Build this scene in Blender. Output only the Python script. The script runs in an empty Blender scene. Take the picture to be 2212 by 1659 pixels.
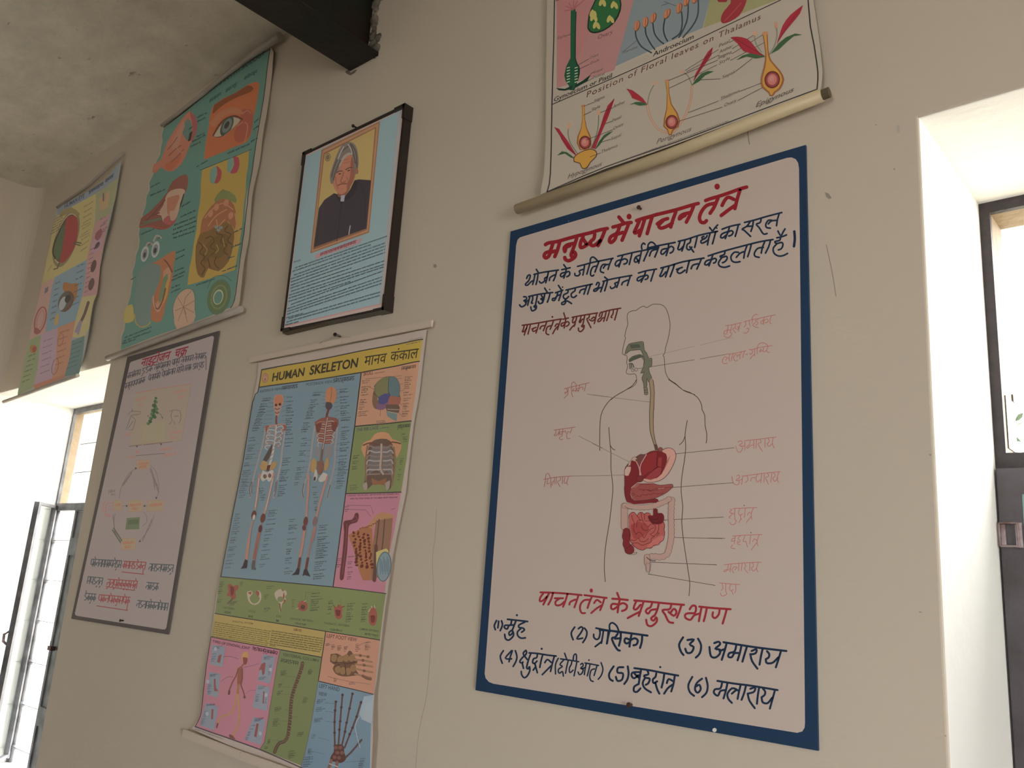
import bpy, bmesh, math, random
from mathutils import Vector, Matrix
from mathutils.geometry import delaunay_2d_cdt

random.seed(7)
S = bpy.context.scene
COL = S.collection

# ------------------------------------------------------------------ camera
# The charted wall is the plane y = 0 (room at y < 0, outdoors at y > 0), floor z = 0.
CAM = Vector((0.0, -1.32, 1.5))
RIGHT = Vector((0.752790, 0.654682, 0.068552))
DOWN = Vector((-0.102787, 0.219772, -0.970121))
FWD = Vector((-0.650186, 0.723251, 0.232735))
FOC = 1823.6                       # focal length in pixels of the 2212 x 1659 frame
cam_data = bpy.data.cameras.new('camera')
cam_data.sensor_width = 36.0
cam_data.lens = FOC / 2212.0 * 36.0
cam_data.clip_start = 0.02
cam = bpy.data.objects.new('camera', cam_data)
COL.objects.link(cam)
m = Matrix((RIGHT, -DOWN, -FWD)).transposed().to_4x4()
m.translation = CAM
cam.matrix_world = m
S.camera = cam

# ------------------------------------------------------------------ world, lights, exposure
world = bpy.data.worlds.new('overcast_sky')
S.world = world
world.use_nodes = True
wn = world.node_tree
wn.nodes.clear()
wo = wn.nodes.new('ShaderNodeOutputWorld')
wb = wn.nodes.new('ShaderNodeBackground')
wb.inputs['Color'].default_value = (1.0, 0.985, 0.955, 1)
wb.inputs['Strength'].default_value = 13.3
wn.links.new(wb.outputs[0], wo.inputs[0])
S.view_settings.view_transform = 'Standard'
S.view_settings.look = 'None'
S.view_settings.gamma = 1.0
S.view_settings.use_curve_mapping = False
S.view_settings.exposure = 0.0
S.cycles.use_denoising = True
S.cycles.max_bounces = 10
S.cycles.diffuse_bounces = 6


def area(name, loc, look, sx, sy, power, color=(1, 1, 1), portal=False):
    d = bpy.data.lights.new(name, 'AREA')
    d.shape = 'RECTANGLE'
    d.size, d.size_y = sx, sy
    d.energy = power
    d.color = color
    o = bpy.data.objects.new(name, d)
    COL.objects.link(o)
    o.location = loc
    o.rotation_euler = (Vector(look)).to_track_quat('-Z', 'Y').to_euler()
    if portal:
        d.cycles.is_portal = True
    return o


# sky light guides in every opening: the two windows of the charted wall, the doorway behind the camera and the one at its right
area('sky_portal_doorway', (0.7, -6.28, 1.1), (0, 1, 0.0), 1.2, 2.2, 1, portal=True)
area('sky_portal_side', (3.28, -2.0, 1.1), (-1, 0, 0.0), 1.8, 2.2, 1, portal=True)
area('sky_portal_near', (0.25, 0.56, 1.3), (0, -1, 0), 1.2, 2.0, 1, portal=True)
area('sky_portal_far', (-3.9, 0.56, 1.35), (0, -1, 0), 1.2, 1.8, 1, portal=True)


# ------------------------------------------------------------------ materials
def lin(c):
    c = c / 255.0
    return c / 12.92 if c <= 0.04045 else ((c + 0.055) / 1.055) ** 2.4


def mat(name, color, rough=0.6, noise=None, bump=None, metallic=0.0, coat=0.0, spec=0.5):
    """Principled surface; noise = (scale, second colour, detail), bump = (scale, strength)."""
    M = bpy.data.materials.new(name)
    M.use_nodes = True
    t = M.node_tree
    b = t.nodes['Principled BSDF']
    b.inputs['Base Color'].default_value = (*color, 1)
    b.inputs['Roughness'].default_value = rough
    b.inputs['Metallic'].default_value = metallic
    b.inputs['Coat Weight'].default_value = coat
    b.inputs['Specular IOR Level'].default_value = spec
    tc = t.nodes.new('ShaderNodeTexCoord')
    if noise:
        n = t.nodes.new('ShaderNodeTexNoise')
        n.inputs['Scale'].default_value = noise[0]
        n.inputs['Detail'].default_value = noise[2]
        r = t.nodes.new('ShaderNodeValToRGB')
        r.color_ramp.elements[0].position = 0.35
        r.color_ramp.elements[1].position = 0.68
        r.color_ramp.elements[0].color = (*noise[1], 1)
        r.color_ramp.elements[1].color = (*color, 1)
        t.links.new(tc.outputs['Object'], n.inputs['Vector'])
        t.links.new(n.outputs['Fac'], r.inputs['Fac'])
        t.links.new(r.outputs['Color'], b.inputs['Base Color'])
    if bump:
        n2 = t.nodes.new('ShaderNodeTexNoise')
        n2.inputs['Scale'].default_value = bump[0]
        n2.inputs['Detail'].default_value = 5
        bp = t.nodes.new('ShaderNodeBump')
        bp.inputs['Strength'].default_value = bump[1]
        bp.inputs['Distance'].default_value = 0.01
        t.links.new(tc.outputs['Object'], n2.inputs['Vector'])
        t.links.new(n2.outputs['Fac'], bp.inputs['Height'])
        t.links.new(bp.outputs['Normal'], b.inputs['Normal'])
    return M


def print_mat(name, rough, coat=0.0, spec=0.5):
    """Printed or painted surface: the ink colours are stored per face."""
    M = bpy.data.materials.new(name)
    M.use_nodes = True
    t = M.node_tree
    b = t.nodes['Principled BSDF']
    a = t.nodes.new('ShaderNodeAttribute')
    a.attribute_name = 'ink'
    t.links.new(a.outputs['Color'], b.inputs['Base Color'])
    b.inputs['Roughness'].default_value = rough
    b.inputs['Coat Weight'].default_value = coat
    b.inputs['Coat Roughness'].default_value = 0.25
    b.inputs['Specular IOR Level'].default_value = spec
    return M


WALL = (0.66, 0.588, 0.492)
M_wall = mat('cream_wall_paint', WALL, 0.75, (1.6, (0.635, 0.567, 0.476), 6), (55, 0.10))
M_reveal = mat('brightened_reveal_paint', (0.86, 0.855, 0.84), 0.8, (2, (0.83, 0.825, 0.805), 5), (45, 0.12))  # whiter version of the wall paint; skylight on the reveals put into the colour
M_floor = mat('grey_floor', (0.15, 0.135, 0.115), 0.6, (6, (0.10, 0.09, 0.078), 5))
M_dado = mat('slate_blue_wall_paint', (0.20, 0.21, 0.22), 0.7, (3, (0.17, 0.18, 0.19), 4))
M_steel = mat('green_black_steel_paint', (0.010, 0.014, 0.010), 0.42, (9, (0.018, 0.010, 0.008), 6), (30, 0.2), spec=0.3)
M_plaster = mat('rough_plaster', (0.28, 0.25, 0.2), 0.9, (25, (0.05, 0.035, 0.03), 6), (60, 0.6))
M_darkframe = mat('dark_frame_wood', (0.035, 0.026, 0.028), 0.6, (40, (0.02, 0.016, 0.018), 5), (80, 0.3))
M_ironframe = mat('grey_iron_paint', (0.16, 0.16, 0.17), 0.55, (14, (0.06, 0.06, 0.065), 5))
M_palewood = mat('pale_reveal_paint', (0.27, 0.20, 0.125), 0.7, (18, (0.22, 0.16, 0.10), 6), (40, 0.3))
M_shutter = mat('slate_shutter_paint', (0.085, 0.075, 0.09), 0.55, (12, (0.055, 0.045, 0.05), 6), (60, 0.25))
M_teal = mat('bright_pane_teal', (0.33, 0.5, 0.48), 0.6)  # bright outdoors behind the glass, put into an opaque colour
M_metal = mat('worn_metal', (0.42, 0.36, 0.38), 0.4, (40, (0.16, 0.1, 0.09), 5), metallic=0.7)
M_nail = mat('dark_nail_iron', (0.03, 0.026, 0.022), 0.5, metallic=0.4)
M_rust = mat('rusty_nail', (0.09, 0.03, 0.02), 0.7, (60, (0.05, 0.02, 0.014), 3))
M_cream = mat('cream_plastic_tube', (0.62, 0.52, 0.34), 0.42, (5, (0.58, 0.48, 0.31), 3))
M_pinkrod = mat('pale_painted_lath', (0.70, 0.60, 0.51), 0.5)
M_greyrod = mat('grey_plastic_rod', (0.46, 0.42, 0.37), 0.5, (9, (0.40, 0.36, 0.32), 3))
M_cap = mat('brown_end_cap', (0.12, 0.09, 0.05), 0.6)
M_tape = mat('dark_frame_tape', (0.022, 0.014, 0.013), 0.32, (14, (0.03, 0.02, 0.018), 3))
M_string = mat('white_string', (0.6, 0.55, 0.48), 0.8)
M_leaf = mat('leaf_green', (0.05, 0.075, 0.045), 0.6, (3, (0.035, 0.06, 0.03), 3))
M_bark = mat('bark', (0.10, 0.085, 0.07), 0.9, (12, (0.06, 0.05, 0.04), 5), (25, 0.6))
M_yard = mat('brick_paving', (0.52, 0.45, 0.37), 0.9, (2, (0.44, 0.38, 0.31), 5))
M_ground = mat('dry_ground', (0.36, 0.32, 0.24), 0.9, (2, (0.28, 0.26, 0.17), 5))
M_paper = print_mat('printed_paper', 0.55)
M_lam = print_mat('laminated_print', 0.38, 0.25)
M_board = print_mat('painted_tin_board', 0.55, spec=0.35)
M_photo = print_mat('framed_print', 0.4)
M_marks = print_mat('wall_marks', 0.9, spec=0.1)


def ceiling_mat():
    M = bpy.data.materials.new('stained_ceiling')
    M.use_nodes = True
    t = M.node_tree
    b = t.nodes['Principled BSDF']
    b.inputs['Roughness'].default_value = 0.9
    tc = t.nodes.new('ShaderNodeTexCoord')

    def layer(scale, detail, lo, hi, c0, c1, stretch=(1, 1, 1), rough=0.6):
        mp = t.nodes.new('ShaderNodeMapping')
        mp.inputs['Scale'].default_value = stretch
        n = t.nodes.new('ShaderNodeTexNoise')
        n.inputs['Scale'].default_value = scale
        n.inputs['Detail'].default_value = detail
        n.inputs['Roughness'].default_value = rough
        r = t.nodes.new('ShaderNodeValToRGB')
        r.color_ramp.elements[0].position = lo
        r.color_ramp.elements[1].position = hi
        r.color_ramp.elements[0].color = (*c0, 1)
        r.color_ramp.elements[1].color = (*c1, 1)
        t.links.new(tc.outputs['Object'], mp.inputs['Vector'])
        t.links.new(mp.outputs['Vector'], n.inputs['Vector'])
        t.links.new(n.outputs['Fac'], r.inputs['Fac'])
        return n, r.outputs['Color']

    def mul(a, c):
        x = t.nodes.new('ShaderNodeMix')
        x.data_type = 'RGBA'
        x.blend_type = 'MULTIPLY'
        x.inputs['Factor'].default_value = 1.0
        t.links.new(a, x.inputs[6])
        t.links.new(c, x.inputs[7])
        return x.outputs[2]
    _, base = layer(1.7, 5, 0.3, 0.7, (0.80, 0.765, 0.66), (0.90, 0.865, 0.76))
    _, blot = layer(3.6, 10, 0.34, 0.62, (0.78, 0.775, 0.77), (1, 1, 1), (1, 1.6, 1), 0.72)
    _, spots = layer(11, 5, 0.26, 0.33, (0.42, 0.40, 0.36), (1, 1, 1), (1, 2.0, 1), 0.55)
    nb, _ = layer(30, 5, 0, 1, (0, 0, 0), (1, 1, 1))
    t.links.new(mul(mul(base, blot), spots), b.inputs['Base Color'])
    bp = t.nodes.new('ShaderNodeBump')
    bp.inputs['Strength'].default_value = 0.25
    bp.inputs['Distance'].default_value = 0.01
    t.links.new(nb.outputs['Fac'], bp.inputs['Height'])
    t.links.new(bp.outputs['Normal'], b.inputs['Normal'])
    return M


M_ceil = ceiling_mat()


def glass_mat():
    M = bpy.data.materials.new('window_glass')
    M.use_nodes = True
    t = M.node_tree
    t.nodes.clear()
    o = t.nodes.new('ShaderNodeOutputMaterial')
    mx = t.nodes.new('ShaderNodeMixShader')
    tr = t.nodes.new('ShaderNodeBsdfTransparent')
    gl = t.nodes.new('ShaderNodeBsdfGlossy')
    gl.inputs['Roughness'].default_value = 0.05
    mx.inputs[0].default_value = 0.07
    tr.inputs[0].default_value = (0.95, 0.97, 0.96, 1)
    t.links.new(tr.outputs[0], mx.inputs[1])
    t.links.new(gl.outputs[0], mx.inputs[2])
    t.links.new(mx.outputs[0], o.inputs[0])
    return M


M_glass = glass_mat()


# ------------------------------------------------------------------ object helpers
def tag(o, label=None, cat=None, group=None, kind=None):
    if label:
        o['label'] = label
    if cat:
        o['category'] = cat
    if group:
        o['group'] = group
    if kind:
        o['kind'] = kind
    return o


def empty(name, loc=(0, 0, 0)):
    o = bpy.data.objects.new(name, None)
    o.empty_display_size = 0.05
    o.location = loc
    COL.objects.link(o)
    return o


def link_mesh(name, me, parent=None):
    o = bpy.data.objects.new(name, me)
    COL.objects.link(o)
    if parent:
        o.parent = parent
        o.matrix_parent_inverse = Matrix.Translation(parent.location).inverted()
    return o


def obj(name, bm, material, parent=None, smooth=False):
    me = bpy.data.meshes.new(name)
    bmesh.ops.recalc_face_normals(bm, faces=bm.faces[:])
    bm.to_mesh(me)
    bm.free()
    me.materials.append(material)
    if smooth:
        for p in me.polygons:
            p.use_smooth = True
    o = link_mesh(name, me, parent)
    return o


def box(bm, a, b):
    x0, y0, z0 = a
    x1, y1, z1 = b
    v = [bm.verts.new(p) for p in ((x0, y0, z0), (x1, y0, z0), (x1, y1, z0), (x0, y1, z0),
                                   (x0, y0, z1), (x1, y0, z1), (x1, y1, z1), (x0, y1, z1))]
    for f in ((0, 3, 2, 1), (4, 5, 6, 7), (0, 1, 5, 4), (1, 2, 6, 5), (2, 3, 7, 6), (3, 0, 4, 7)):
        bm.faces.new([v[i] for i in f])
    return v


def boxes(*ab):
    bm = bmesh.new()
    for a, b in ab:
        box(bm, a, b)
    return bm


def bar(bm, p, q, w, h, up=(0, 0, 1)):
    """Rectangular bar from p to q; w across, h along 'up'."""
    p, q, up = Vector(p), Vector(q), Vector(up)
    d = (q - p).normalized()
    s = d.cross(up).normalized() * w / 2
    u = s.cross(d).normalized() * h / 2
    v = [bm.verts.new(c) for e in (p, q) for c in (e - s - u, e + s - u, e + s + u, e - s + u)]
    for f in ((0, 1, 2, 3), (7, 6, 5, 4), (0, 4, 5, 1), (1, 5, 6, 2), (2, 6, 7, 3), (3, 7, 4, 0)):
        bm.faces.new([v[i] for i in f])


def tube(bm, pts, r, n=16, caps=True):
    """Tube through the points; r one radius or one per point."""
    pts = [Vector(p) for p in pts]
    rr = r if isinstance(r, (list, tuple)) else [r] * len(pts)
    rings = []
    for i, p in enumerate(pts):
        d = (pts[min(i + 1, len(pts) - 1)] - pts[max(i - 1, 0)]).normalized()
        a = d.cross(Vector((0, 0, 1)) if abs(d.z) < 0.9 else Vector((1, 0, 0))).normalized()
        b = d.cross(a)
        rings.append([bm.verts.new(p + (a * math.cos(2 * math.pi * k / n) + b * math.sin(2 * math.pi * k / n)) * rr[i]) for k in range(n)])
    for i in range(len(rings) - 1):
        for k in range(n):
            bm.faces.new((rings[i][k], rings[i][(k + 1) % n], rings[i + 1][(k + 1) % n], rings[i + 1][k]))
    if caps:
        bm.faces.new(rings[0][::-1])
        bm.faces.new(rings[-1])


# ------------------------------------------------------------------ reading the wall off the photograph
def ray(px, py):
    return RIGHT * ((px - 1106.0) / FOC) + DOWN * ((py - 829.5) / FOC) + FWD


def on_y(px, py, y):
    r = ray(px, py)
    return CAM + r * ((y - CAM.y) / r.y)


def on_x(px, py, x):
    r = ray(px, py)
    return CAM + r * ((x - CAM.x) / r.x)


def pts_of(s):
    return [[tuple(float(c) for c in p.split(',')) for p in part.split()] for part in s.split('|') if part.strip()]


def smooth_line(p, step=3):
    """Catmull-Rom through the points of a brush stroke."""
    if len(p) < 3:
        return list(p)
    out = []
    for i in range(len(p) - 1):
        p0, p1, p2, p3 = p[max(i - 1, 0)], p[i], p[i + 1], p[min(i + 2, len(p) - 1)]
        for k in range(step):
            t = k / step
            out.append(tuple(0.5 * (2 * p1[j] + (p2[j] - p0[j]) * t + (2 * p0[j] - 5 * p1[j] + 4 * p2[j] - p3[j]) * t * t
                                    + (3 * p1[j] - p0[j] - 3 * p2[j] + p3[j]) * t ** 3) for j in (0, 1)))
    out.append(p[-1])
    return out


def simple_faces(p):
    """If the outline crosses itself, cut it into triangles that do not overlap; else None."""
    n = len(p)

    def side(a, b, c):
        return (b[0] - a[0]) * (c[1] - a[1]) - (b[1] - a[1]) * (c[0] - a[0])
    for i in range(n):
        a, b = p[i], p[(i + 1) % n]
        for j in range(i + 2, n if i else n - 1):
            c, d = p[j], p[(j + 1) % n]
            if side(a, b, c) * side(a, b, d) < 0 and side(c, d, a) * side(c, d, b) < 0:
                r = delaunay_2d_cdt([Vector(q) for q in p], [], [list(range(n))], 1, 1e-5)
                return [tuple(v) for v in r[0]], [tuple(f) for f in r[2]]
    return None


_TXT = {}


def text_polys(s, bold=0.0, spacing=1.0, shear=0.0):
    """Letter outlines of a line of type: unit-width polygons, cap height returned too."""
    key = (s, bold, spacing, shear)
    if key in _TXT:
        return _TXT[key]
    c = bpy.data.curves.new('type', 'FONT')
    c.body = s
    c.size = 1.0
    c.offset = bold
    c.space_character = spacing
    c.shear = shear
    c.resolution_u = 3
    c.fill_mode = 'FRONT'
    o = bpy.data.objects.new('type', c)
    COL.objects.link(o)
    dg = bpy.context.evaluated_depsgraph_get()
    me = o.evaluated_get(dg).to_mesh()
    vs = [(v.co.x, v.co.y) for v in me.vertices]
    fs = [tuple(p.vertices) for p in me.polygons]
    o.evaluated_get(dg).to_mesh_clear()
    bpy.data.objects.remove(o)
    bpy.data.curves.remove(c)
    x0 = min(v[0] for v in vs)
    x1 = max(v[0] for v in vs)
    r = ([((x - x0) / (x1 - x0), y / 0.73) for x, y in vs], fs)
    _TXT[key] = r
    return r


class Print:
    """Ink on a sheet that hangs 'off' metres from the wall; warp = (G, F, x0, x1, z0, z1, step) bends the paper
    outwards by G(x) + F(z), in flat facets between fold lines 'step' apart."""

    def __init__(self, off, ref, warp=None, ink=0.70):
        self.off, self.bend = off, warp
        self.warp = self.facets if warp else None
        self.E = [WALL[i] / lin(ref[i]) for i in range(3)]
        self.k = ink
        self.v, self.f = [], []
        self.top = {}                            # highest ink layer so far, per 10-pixel cell of the sheet
        self.fr = (0, 0, 1)
        self.rnd = random.Random(len(str(ref)) + int(off * 1e4))

    def facets(self, x, z):
        G, F, x0, x1, z0, z1, st = self.bend
        out = 0.0
        for f, a, v in ((G, x0, x), (F, z0, z)):
            i = math.floor((v - a) / st)
            t = (v - a) / st - i
            out += f(a + i * st) * (1 - t) + f(a + (i + 1) * st) * t
        return out

    def frame(self, x, y, s):
        self.fr = (x, y, s)
        return self

    def ink(self, c):
        c = [lin(v) * self.E[i] for i, v in enumerate(c)]
        g = 0.3 * c[0] + 0.59 * c[1] + 0.11 * c[2]
        c = [v * 0.94 + g * 0.06 for v in c]
        w = min(1.0, max(0.0, (min(c[i] / WALL[i] for i in range(3)) - 0.5) / 0.38))
        k = min(self.k + (0.95 - self.k) * w, 0.84 / max(c))  # inks sit darker than the blank paper
        return tuple(max(0.006, v * k) for v in c)

    def pt(self, x, y):
        px, py = self.fr[0] + x / self.fr[2], self.fr[1] + y / self.fr[2]
        y0 = -self.off
        for _ in range(4 if self.warp else 1):
            q = on_y(px, py, y0)
            if self.warp:
                y0 = -self.off - self.warp(q.x, q.z)
        return q.x, q.z

    def _add(self, polys, c, sub=None):
        c = self.ink(c)
        ox, oy, k = self.fr
        cells = set()
        for p in polys:
            xs, ys = [ox + q[0] / k for q in p], [oy + q[1] / k for q in p]
            for a in range(int(min(xs) // 10), int(max(xs) // 10) + 1):
                for b in range(int(min(ys) // 10), int(max(ys) // 10) + 1):
                    cells.add((a, b))
        n = 1 + max(self.top.get(q, 0) for q in cells)
        for q in cells:
            self.top[q] = n
        for j, p in enumerate(polys):
            lay = n * 2.8e-5 + (sub[j] if sub else j) % 8 * 3e-6
            i = len(self.v)
            tri = simple_faces(p) if len(p) > 4 else None
            if tri:
                p, faces = tri
            else:
                faces = [tuple(range(len(p)))]
            for q in p:
                x, z = self.pt(*q)
                self.v.append((x, z, lay))
            for f in faces:
                self.f.append((tuple(i + e for e in f), c))

    def sheet(self, s, c, thick=0.0012, smooth=0):
        """The sheet itself: front, back and edge."""
        p = pts_of(s)[0]
        if smooth:
            p = smooth_line(p + [p[0]], smooth)[:-1]
        q = [self.pt(*a) for a in p]
        i, k, c = len(self.v), len(q), self.ink(c)
        self.v += [(x, z, 0.0) for x, z in q] + [(x, z, -thick) for x, z in q]
        self.f.append((tuple(range(i, i + k)), c))
        self.f.append((tuple(range(i + 2 * k - 1, i + k - 1, -1)), c))
        for j in range(k):
            self.f.append(((i + j, i + (j + 1) % k, i + k + (j + 1) % k, i + k + j), c))

    def poly(self, s, c, smooth=0):
        ps = pts_of(s)
        if smooth:
            ps = [smooth_line(p + [p[0]], smooth)[:-1] for p in ps]
        self._add(ps, c)

    def line(self, s, w, c, smooth=3, caps=True):
        """Brush strokes of width w (frame units) with round ends."""
        polys, sub = [], []
        for si, p in enumerate(pts_of(s) if isinstance(s, str) else s):
            if len(p) == 1:
                polys.append(self._disc(p[0], w / 2, w / 2, 12))
                sub.append(si)
                continue
            p = smooth_line(p, smooth) if smooth > 1 else list(p)
            n, h, nn = len(p), w / 2, []
            for i in range(n):
                a, b = p[max(i - 1, 0)], p[min(i + 1, n - 1)]
                dx, dy = b[0] - a[0], b[1] - a[1]
                L = math.hypot(dx, dy) or 1.0
                nn.append((-dy / L * h, dx / L * h))
            for i in range(n - 1):
                a, b, u, v = p[i], p[i + 1], nn[i], nn[i + 1]
                polys.append([(a[0] - u[0], a[1] - u[1]), (a[0] + u[0], a[1] + u[1]),
                              (b[0] + v[0], b[1] + v[1]), (b[0] - v[0], b[1] - v[1])])
                sub.append(si * 3 + i // 3)
            if caps:
                for q, u, sg, k in ((p[0], nn[0], 1, 0), (p[-1], nn[-1], -1, n - 2)):
                    polys.append([(q[0] + u[0] * math.cos(t) - sg * u[1] * math.sin(t), q[1] + u[1] * math.cos(t) + sg * u[0] * math.sin(t))
                                  for t in [math.pi * e / 6 for e in range(7)]])
                    sub.append(si * 3 + k // 3)
        self._add(polys, c, sub)

    def _disc(self, c, rx, ry, n=18, rot=0.0):
        a = math.radians(rot)
        out = []
        for k in range(n):
            x, y = rx * math.cos(2 * math.pi * k / n), ry * math.sin(2 * math.pi * k / n)
            out.append((c[0] + x * math.cos(a) - y * math.sin(a), c[1] + x * math.sin(a) + y * math.cos(a)))
        return out

    def disc(self, x, y, rx, c, ry=None, rot=0.0, n=20):
        self._add([self._disc((x, y), rx, ry or rx, n, rot)], c)

    def ring(self, x, y, rx, ry, w, c, rot=0.0, n=24):
        p = self._disc((x, y), rx, ry, n, rot)
        self.line([p + [p[0]]], w, c, 1, False)

    def text(self, s, p0, p1, h, c, bold=0.0, spacing=1.0, shear=0.0, up=None):
        """A line of type from p0 to p1 with cap height h; up gives the direction of the stems."""
        vs, fs = text_polys(s, bold, spacing, shear)
        ax = (p1[0] - p0[0], p1[1] - p0[1])
        if up is None:
            up = (0.16, -1.0)
        self._add([[(p0[0] + ax[0] * vs[i][0] + up[0] * h * vs[i][1], p0[1] + ax[1] * vs[i][0] + up[1] * h * vs[i][1])
                    for i in f] for f in fs], c)

    def word(self, st, x, y, ux, uy, h, L):
        """Add the strokes of one word of unreadable small print, L long and h high, to st."""
        R, u = self.rnd, 0.0
        vx, vy = 0.16 * h, -h

        def q(a, b):
            return (x + ux * a + vx * b, y + uy * a + vy * b)
        while u < L:
            w = h * R.uniform(0.34, 0.5)
            k = R.randrange(5)
            t = 1.0 if R.random() < 0.3 else 0.68
            st.append([q(u, 0), q(u, t)])
            if k == 1:
                st.append([q(u, 0.62), q(u + w, 0.62)])
            elif k == 2:
                st.append([q(u, 0.06), q(u + w, 0.06)])
            elif k == 3:
                st += [[q(u, 0.62), q(u + w * 0.8, 0.62)], [q(u + w * 0.7, 0), q(u + w * 0.7, 0.66)]]
            elif k == 4:
                st.append([q(u, 0.35), q(u + w * 0.9, 0.35)])
            u += w * 1.25

    def micro(self, p0, p1, h, c, w=None, hindi=False):
        """Print too small to read: a row of words."""
        R = self.rnd
        L = math.hypot(p1[0] - p0[0], p1[1] - p0[1])
        ux, uy = (p1[0] - p0[0]) / L, (p1[1] - p0[1]) / L
        x, st = 0.0, []
        while x < L - h * 0.4:
            wl = min(h * R.uniform(1.6, 4.2), L - x)
            self.word(st, p0[0] + ux * x, p0[1] + uy * x, ux, uy, h, wl)
            if hindi:
                st.append([(p0[0] + ux * x + 0.11 * h, p0[1] + uy * x - h * 0.7), (p0[0] + ux * (x + wl) + 0.11 * h, p0[1] + uy * (x + wl) - h * 0.7)])
            x += wl + h * R.uniform(0.45, 0.8)
        self.line(st, w or h * 0.2, c, 1, False)

    def script(self, p0, p1, h, c, w, n=None):
        """Hand lettering hanging from a headline, too blurred in the photograph to read."""
        R = self.rnd
        ax, ay = p1[0] - p0[0], p1[1] - p0[1]
        L = math.hypot(ax, ay)
        n = n or max(2, int(L / (h * 0.62)))
        st = [[p0, ((p0[0] + p1[0]) / 2, (p0[1] + p1[1]) / 2), p1]]
        sl = 0.18

        def q(u, v):
            return (p0[0] + ax * u - sl * h * v, p0[1] + ay * u + h * v)
        for i in range(n):
            a, b = (i + 0.12) / n, (i + 0.86) / n
            mid = (a + b) / 2
            k = R.randrange(5)
            if k == 0:
                st += [[q(a, .05), q(a, .6), q(mid, .75), q(b, .5)], [q(b, 0), q(b, 1)]]
            elif k == 1:
                st += [[q(a, .55), q(mid, .4), q(b, .45)], [q(b, 0), q(b, 1)], [q(a, .55), q(a, .8)]]
            elif k == 2:
                st += [[q(mid, 0), q(mid, 1)], [q(mid, .4), q(a, .45), q(a, .8), q(mid, .6)], [q(mid, .45), q(b, .4), q(b, .8)]]
            elif k == 3:
                st += [[q(a, 0), q(a, .95)], [q(b, 0), q(b, 1)], [q(a, .6), q(b, .55)]]
            else:
                st += [[q(mid, .05), q(a, .35), q(mid, .5), q(b, .65), q(mid, .95), q(a, .9)]]
            if R.random() < 0.22:
                st.append([q(mid, -.08), q(a, -.38)])
            if R.random() < 0.15:
                st.append([q(mid, 1.1), q(a, 1.35)])
        self.line(st, w, c, 2, False)

    def build(self, name, material, parent=None):
        bm = bmesh.new()
        lf = bm.faces.layers.int.new('ci')
        pal, idx = [], {}
        vs = [bm.verts.new((x, l, z)) for x, z, l in self.v]
        for f, c in self.f:
            if c not in idx:
                idx[c] = len(pal)
                pal.append(c)
            try:
                fc = bm.faces.new([vs[i] for i in f])
            except ValueError:
                continue
            fc[lf] = idx[c]
        bm.normal_update()
        big = [f for f in bm.faces if len(f.verts) > 4]
        bmesh.ops.triangulate(bm, faces=big)
        if self.bend:
            G, F, x0, x1, z0, z1, st = self.bend
            for ax, lo, hi in ((0, x0, x1), (2, z0, z1)):
                for k in range(1, int((hi - lo) / st) + 1):
                    pos = lo + k * st
                    co, no = [0, 0, 0], [0, 0, 0]
                    co[ax], no[ax] = pos, 1
                    g = [f for f in bm.faces if min(v.co[ax] for v in f.verts) < pos - 2e-6 and max(v.co[ax] for v in f.verts) > pos + 2e-6]
                    if g:
                        ge = list({e for f in g for e in f.edges})
                        gv = list({v for f in g for v in f.verts})
                        bmesh.ops.bisect_plane(bm, geom=gv + ge + g, plane_co=co, plane_no=no, dist=1e-7)
        front = [f for f in bm.faces if min(v.co.y for v in f.verts) > -1e-7]
        for v in bm.verts:
            v.co.y = -self.off - v.co.y - (self.warp(v.co.x, v.co.z) if self.warp else 0.0)
        for f in front:                          # ink faces look into the room
            f.normal_update()
            if f.normal.y > 0:
                f.normal_flip()
        me = bpy.data.meshes.new(name)
        bm.to_mesh(me)
        ca = me.color_attributes.new('ink', 'FLOAT_COLOR', 'CORNER')
        buf = []
        for f in bm.faces:
            c = pal[f[lf]]
            buf += [c[0], c[1], c[2], 1.0] * len(f.verts)
        ca.data.foreach_set('color', buf)
        bm.free()
        me.materials.append(material)
        if self.bend:                            # shade the folds as a smooth curve
            G, F, e, nn = self.bend[0], self.bend[1], 0.002, []
            for v in me.vertices:
                x, z = v.co.x, v.co.z
                nn.append(Vector((-(G(x + e) - G(x - e)) / (2 * e), -1.0, -(F(z + e) - F(z - e)) / (2 * e))).normalized())
            for p in me.polygons:
                p.use_smooth = True
            me.normals_split_custom_set_from_vertices(nn)
        return link_mesh(name, me, parent)

# ================================================================== THE SETTING
XL, XR, YN, ZC = -4.5, 3.0, -6.0, 3.285        # end wall, right wall, far wall, ceiling
T = 0.56                                        # thickness of the charted wall
W1 = (-4.5, -3.268, 0.55, 2.227)                # far window opening x0 x1 z0 z1
W2 = (-0.347, 0.85, 0.35, 2.279)                # near window opening


def struct(name, bm, material, smooth=False):
    return tag(obj(name, bm, material, None, smooth), kind='structure')


xs = [XL - 0.3, W1[0], W1[1], W2[0], W2[1], XR + 0.3]
zs = [0.0, W2[2], W1[2], W1[3], W2[3], ZC]
bm = bmesh.new()
gv = {(i, j, y): bm.verts.new((xs[i], y, zs[j])) for i in range(6) for j in range(6) for y in (0.0, T)}


def hole(i, j):
    x, z = (xs[i] + xs[i + 1]) / 2, (zs[j] + zs[j + 1]) / 2
    return any(w[0] < x < w[1] and w[2] < z < w[3] for w in (W1, W2))


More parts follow.
